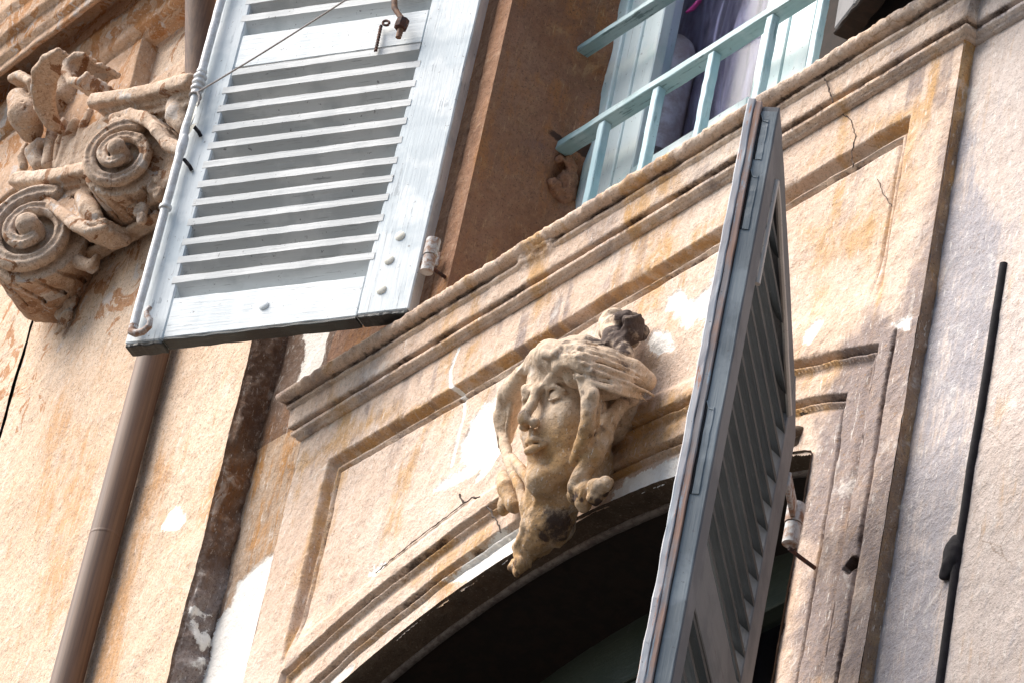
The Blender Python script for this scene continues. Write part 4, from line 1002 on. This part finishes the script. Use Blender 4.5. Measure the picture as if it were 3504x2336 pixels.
# hanging iron bolt with nut, and twisted wire with a ring
bolt = empty('iron_bolt', Vector(SL(1372, 100, .03))); tag(bolt, 'bent rusty iron rod ending in a nut, hanging before the middle rail', 'iron rod')
bo = -Vector(SL(1372, 100, .03))
mb = MB(); mb.tube([SL(u, v, .03) for u, v in ((1345, -120), (1350, -40), (1349, 0), (1350, 28), (1362, 48), (1376, 66), (1374, 90), (1368, 112), (1363, 130))], [.0065, .007, .007, .0075, .0065, .007, .0075, .0075, .007], 10); o = mb.build('rod', simple('rusty_brass', (.22, .11, .055), .7, 0, 60, (.07, .03, .02)), bolt, True); o.location = bo
a_, b_ = SL(1381, 66, .03), SL(1368, 102, .03); mb = MB(); mb.tube([a_, a_ + (b_ - a_) * .1, a_ + (b_ - a_) * .5, a_ + (b_ - a_) * .9, b_], [.011, .0155, .0165, .0155, .011], 8); o = mb.build('nut', M['rust'], bolt); o.location = bo
mb = MB(); mb.tube([SL(1321 + 11 * math.cos(a), 80 + 8 * math.sin(a), .015) for a in np.linspace(.6, 6.6, 18)], .0032, 8)
tw = [SL(1304 - 19 * t + 3 * math.sin(t * 30), 88 + 88 * t, .010 + .003 * math.cos(t * 30)) for t in np.linspace(0, 1, 40)]
mb.tube(tw, .0026, 6); mb.tube([SL(1304 - 19 * t - 3 * math.sin(t * 30), 88 + 88 * t, .010 - .003 * math.cos(t * 30)) for t in np.linspace(0, 1, 40)], .0026, 6)
w_ = mb.build('twisted_wire', M['rust'], None, True); tag(w_, 'rusty twisted wire with a ring hanging on the middle rail of the pale shutter', 'wire')

# -- right shutter: grey and blue weathered, standing out from the arched window
thR = R(46.5); OR_ = W(2715, 1790, -.04); dR = np.array([math.cos(thR), -math.sin(thR), 0]); nR = np.array([math.sin(thR), math.cos(thR), 0])
rsx = empty('louvred_shutter', OR_, math.atan2(dR[1], dR[0])); tag(rsx, 'grey weathered louvred shutter with flaking orange edge, standing out from the arched window', 'shutter')
TOPS = [(.118, -.86), (.145, -.835), (.211, -.79), (.334, -.742), (.382, -.718), (.50, -.673), (.535, -.660), (.629, -.618), (.70, -.598), (.758, -.583)]
ztop = lambda s: float(np.interp(s, [p[0] for p in TOPS], [p[1] for p in TOPS])) - OR_[2]
ZB = -2.3 - OR_[2]; TR = .050
def arched_board(x0, x1, dz0, dz1, y0, y1, n=16):
    """board whose top follows the arch: from ztop-dz1 up to ztop-dz0"""
    mb = MB(); vs = []; fs = []
    for i in range(n + 1):
        s_ = x0 + (x1 - x0) * i / n; a = ztop(s_) - dz1 + random.uniform(-.0012, .0012); b = ztop(s_) - dz0 + random.uniform(-.0015, .0015)
        vs += [(s_, y0, a), (s_, y1, a), (s_, y1, b - .002), (s_, y1 - .002, b), (s_, y0 + .002, b), (s_, y0, b - .002)]
    for i in range(n):
        for k in range(6): fs.append((i * 6 + k, i * 6 + (k + 1) % 6, (i + 1) * 6 + (k + 1) % 6, (i + 1) * 6 + k))
    fs.append(tuple(range(5, -1, -1))); fs.append(tuple(n * 6 + k for k in range(6))); mb.add(vs, fs); return mb
def stile_arch(x0, x1, y0, y1):
    mb = MB(); vs = []; fs = []; n = 40
    zt0, zt1 = ztop(x0), ztop(x1)
    for i in range(n + 1):
        t = i / n; z0 = ZB + (zt0 - ZB) * t; z1 = ZB + (zt1 - ZB) * t; j = random.uniform(-.0007, .0007); B = .002
        vs += [(x0 + B + j, y0, z0), (x1 - B + j, y0, z1), (x1 + j, y0 + B, z1), (x1 + j, y1 - B, z1), (x1 - B + j, y1, z1), (x0 + B + j, y1, z0), (x0 + j, y1 - B, z0), (x0 + j, y0 + B, z0)]
    for i in range(n):
        for k in range(8): fs.append((i * 8 + k, i * 8 + (k + 1) % 8, (i + 1) * 8 + (k + 1) % 8, (i + 1) * 8 + k))
    fs.append(tuple(range(7, -1, -1))); fs.append(tuple(n * 8 + k for k in range(8))); mb.add(vs, fs); return mb
XF = .758
stile_arch(.118, .216, -TR, 0).build('stile', M['grey_z'], rsx)
so_ = stile_arch(.690, XF, -TR * .62, 0).build('stile', M['grey_z'], rsx)
# rebated free edge: bluish inner step, then the flaked outer nosing
zt = ztop(XF)
MB().box(XF + .0005, XF + .004, -TR * .60, -.0015, ZB, zt - .012, .001, 40, 2, .0004).build('edge_strip', M['edge_z'], so_)
MB().box(XF - .030, XF + .010, -TR * .88, -TR * .62 - .0005, ZB, zt + .006, .0015, 50, 2, .0005).build('edge_strip', M['edge_orange'], so_)
MB().box(XF - .030, XF + .0125, -TR * 1.16, -TR * .885, ZB, zt + .010, .0018, 60, 2, .0009).build('edge_strip', M['edge_pale'], so_)
arched_board(.2165, .6895, 0, .085, -TR, -.001).build('rail', M['grey_x'], rsx)
MB().box(.2165, .6895, -TR + .002, -.001, -1.60 - OR_[2], -1.47 - OR_[2], .002, 14, 0, .0006).build('rail', M['grey_x'], rsx)
MB().box(.2165, .6895, -TR + .002, -.001, ZB, ZB + .12, .002, 14, 0, .0006).build('rail', M['grey_x'], rsx)
z = -.86 - OR_[2]; nsl = 0
while z > ZB + .14:
    zw = z + OR_[2]
    if not (-1.615 < zw < -1.455):
        # how far the blade can run before it meets the arched rail
        xa = .205
        while xa < .66 and ztop(xa) - .088 < z: xa += .01
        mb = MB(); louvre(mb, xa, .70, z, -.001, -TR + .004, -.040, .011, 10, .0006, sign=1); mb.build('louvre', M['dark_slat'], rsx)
    z -= .0540
for i in range(8):
    zz = ztop(.66) - .09 - .05 * i
    if zz > -.86 - OR_[2] + .03:
        xa = .205
        while xa < .68 and ztop(xa) - .088 < zz: xa += .01
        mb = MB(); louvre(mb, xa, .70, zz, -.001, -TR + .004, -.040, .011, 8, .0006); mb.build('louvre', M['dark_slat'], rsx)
# cream bead round the louvred field
bd = MB(); n = 24
ptsb = [(.2165 + (.683 - .2165) * i / n, .0015, ztop(.2165 + (.683 - .2165) * i / n) - .088) for i in range(n + 1)]
bd.tube(ptsb, .0058, 8); ptsb2 = [(.684, .0015, ztop(.684) - .090 - i * .012) for i in range(20)]; bd.tube(ptsb2, .006, 8); bd.build('bead', M['bead'], rsx, True)
for zz, hh in ((-.66, .045), (-.80, .06), (-1.33, .09)):
    mb = MB(); x = XF + .004; z0 = zz - OR_[2]
    mb.box(x, x + .0016, -.026, -.014, z0 - hh, z0 + hh, .0005, 10, 2, .0006); mb.tube([(x + .001, -.030, z0 + hh + .012), (x + .001, -.024, z0 + hh - .004), (x + .001, -.015, z0 + hh - .006)], .0016, 5); mb.build('slot_plate', M['edge_z'], so_)
    mb = MB(); mb.tube([(x + .001, -.028, z0 - hh), (x + .001, -.028, z0 + hh), (x + .0012, -.032, z0 + hh + .014)], .0013, 5); mb.build('split', M['black'], so_)
hcR = np.array([0, 0, 0.0])
mb = MB(); mb.tube([(.0, 0, .0), (.0, 0, .042)], .0175, 18); mb.box(.0, .12, -.006, .004, .004, .036); mb.build('hinge_barrel', M['hinge'], rsx, True)
pn = MB(); c0 = OR_; pn.tube([(c0[0], c0[1], c0[2] - .046), (c0[0], c0[1], c0[2] - .002)], .0155, 18)
po = pn.build('pintle', M['hinge'], None, True); po.parent = bld; part(po)

for c_ in (hc, OR_ + np.array([0, 0, -.01])):
    mb = MB(); mb.tube([(c_[0], c_[1], c_[2] - .045), (c_[0] - .004, c_[1] + .03, c_[2] - .047), (c_[0] - .006, .03, c_[2] - .05)], .0042, 8)
    po = mb.build('pintle_arm', M['rust'], bld, True); part(po)

# -- edge of the third shutter, folded back right of the upper window
a3 = R(16.7); O3 = W(2850, 112, -.05); d3 = np.array([math.cos(a3), -math.sin(a3), 0])
s3 = empty('louvred_shutter', O3, math.atan2(d3[1], d3[0])); tag(s3, 'bare grey wooden shutter with a foot coloured black as shade above the right end of the cornice', 'shutter')
# local +y = into the wall
MB().box(0, .10, 0, .045, .006, 1.5, .004, 20, 2, .001).build('stile', M['grey_z'], s3)
MB().box(.56, .66, 0, .045, .006, 1.5, .004, 20, 2, .001).build('stile', M['grey_z'], s3)
MB().box(.1005, .5595, .002, .043, .006, .11, .003, 10, 0, .001).build('rail', M['grey_x'], s3)
MB().box(.001, .66, .002, .046, -.006, .0055, .003, 30, 0, .002).build('rotten_shaded_foot', M['dark'], s3)  # black colour stands for the shade under the shutter
for k in range(1, 25):
    mb = MB(); louvre(mb, .095, .565, .11 + .055 * k, .002, .041, -.034, .0125, sign=-1); mb.build('louvre', M['grey_x'], s3)

# ------------------------------------------------------------------ upper window
def wpart(name, x0, x1, y0, y1, z0, z1, mat, par, ax=2, jit=.0004):
    mb = MB(); mb.box(x0, x1, y0, y1, z0, z1, .003, 16, ax, jit); o = mb.build(name, mat, par); return o
win = part(wpart('window', -.30, -.250, .262, .36, .20, 2.3, M['frame'], bld))    # outer left jamb carries the rest
def sub(name, *a, **k): return wpart(name, *a, win, **k)
sub('frame', .91, .965, .262, .36, .20, 2.3, M['frame'])
for (x0, x1) in ((-.249, -.185), (.345, .415)):
    sub('casement', x0, x1, .272, .33, .56, 2.3, M['frame'])
sub('casement', -.1845, -.115, .278, .33, .56, 2.3, M['frame']); sub('casement', .300, .3445, .282, .33, .56, 2.3, M['frame'])
sub('casement', .4155, .505, .276, .33, .56, 2.3, M['frame']); sub('casement', .85, .909, .272, .33, .56, 2.3, M['frame'])
sub('casement', -.1145, .2995, .278, .33, .56, .690, M['frame'], ax=0); sub('casement', .5055, .8495, .278, .33, .56, .690, M['frame'], ax=0)
sub('casement', -.249, .909, .266, .35, .21, .5595, M['frame'], ax=0)
sub('pane', -.115, .30, .305, .3075, .69, 2.3, M['glass'], jit=0); sub('pane', .505, .85, .305, .3075, .69, 2.3, M['glass'], jit=0)
# net curtain behind the glass
nx, nz = 150, 40; gx = np.linspace(-.2, .95, nx); gz = np.linspace(.3, 2.2, nz); GX, GZ = np.meshgrid(gx, gz, indexing='ij')
tt = fbm(np.stack([GX * 22, GZ * 2, GZ * 0], -1).reshape(-1, 3), 1, 3, 7).reshape(nx, nz)
V = np.stack([GX, .40 + (tt - .5) * .09 + .012 * np.sin(GX * 70), GZ], -1).reshape(-1, 3); idx = np.arange(nx * nz).reshape(nx, nz)
F = np.stack([idx[:-1, :-1], idx[1:, :-1], idx[1:, 1:], idx[:-1, 1:]], -1).reshape(-1, 4)
cu = mk('curtain', V, F, M['curtain'], None, smooth=True); tag(cu, 'gauzy lilac net curtain hanging behind the turquoise upper window', 'curtain')
# pale bottle on the inner sill and a pink ribbon
bt = W(2330, 150, .36); mb = MB(); bx, bz = W(2305, 190, .355)[[0, 2]]
mb.tube([(bx, .36, bz - .30), (bx, .36, bz - .05), (bx, .36, bz), (bx, .36, bz + .03), (bx, .36, bz + .05), (bx, .36, bz + .055)], [.05, .052, .05, .04, .02, .012], 24)
bo_ = mb.build('plastic_bottle', M['jar'], None, True); tag(bo_, 'cloudy white plastic container standing behind the upper window pane', 'bottle')
q0, q1, q2 = W(2393, 5, .34), W(2372, 30, .34), W(2350, 44, .34); mb = MB(); mb.tube([W(2400, -10, .34), q0, q1, q2], [.005, .006, .006, .003], 8)
pk = mb.build('ribbon', simple('pink_ribbon', (.55, .03, .25), .6), None, True); tag(pk, 'small magenta ribbon behind the top of the upper window pane', 'ribbon')

# ------------------------------------------------------------------ wooden guard rail across the upper window
gr = empty('guard_rail', (.33, .2, .22)); tag(gr, 'turquoise wooden guard rail with square balusters across the upper window', 'railing')
GO = Vector((-.33, -.2, -.22))
def gp(name, *a, mat='turq', ax=0, jit=.0006):
    mb = MB(); mb.box(*a, .002, 24, ax, jit); o = mb.build(name, M[mat], gr); o.location = GO; return o
gp('handrail', -.305, .965, .182, .222, .776, .797); gp('handrail', -.305, .965, .182, .215, 1.060, 1.077)
gp('handrail', -.305, .965, .182, .215, 1.34, 1.357)
for i, u in enumerate(((2050, 455), (2237, 333), (2427, 213), (2627, 88), (2812, -25), (3000, -140))):
    p = W(u[0], u[1], .186); gp('baluster', p[0] - .011, p[0] + .011, .186, .208, .215, .775 if i < 4 else 1.06, mat='turq_z', ax=2)
mb = MB()
# ------------------------------------------------------------------ lower window frame
lw = part(wpart('window', -.48, 1.14, .345, .40, -.74, -.55, M['green'], bld, ax=0)); 
def sub2(name, *a, **k): return wpart(name, *a, lw, **k)
sub2('frame', 1.04, 1.14, .338, .40, -1.8, -.741, M['green']); sub2('frame', -.48, -.39, .345, .40, -1.8, -.741, M['green'])
sub2('casement', .10, .19, .352, .40, -1.8, -.741, M['green']); sub2('casement', .93, 1.039, .352, .40, -1.8, -.741, M['green'])
sub2('casement', .42, .50, .352, .40, -1.8, -.741, M['green'])
sub2('pane', -.39, 1.04, .380, .383, -1.8, -.745, M['glass'], jit=0)

# rubble wedged over the right end of the arch, plaster torn round the railing end
rb_ = MB()
Sx = Sculpt((-.10, -.06, -.10), (.10, .06, .10), .004)
for i in range(12): Sx.ell((rs.uniform(-.05, .03), rs.uniform(-.02, .02), rs.uniform(-.055, .055)), rs.uniform(.012, .026), .005)
Sx.rough(lambda P: (fbm(P, 60, 3, 3) - .5) * .012)
V, Q = Sx.mesh(); c_ = W(2745, 1490, .05); o = mk('mortar_lump', V + c_, Q, M['dark_brown'], bld, True, attr=np.zeros((len(V), 4))); part(o)
for (zc_, sz) in ((.715, 1.0),):
    Sx = Sculpt((-.07, -.07, -.14), (.07, .07, .12), .004)
    Sx.cap([(-.012, .0, .06 * sz), (-.010, .01, .0), (-.014, .02, -.06 * sz)], [.014, .019, .010], .01)
    for i in range(6): Sx.ell((rs.uniform(-.02, .0), rs.uniform(-.025, .025), rs.uniform(-.05, .06) * sz), rs.uniform(.008, .014), .01)
    Sx.rough(lambda P: (fbm(P, 40, 3, 5) - .5) * .028 + (fbm(P, 120, 2, 6) - .5) * .006)
    V, Q = Sx.mesh(); c_ = np.array([-.292, .225, zc_]); o = mk('mortar_lump', V + c_, Q, M['reveal'], bld, True, attr=np.zeros((len(V), 4))); part(o)
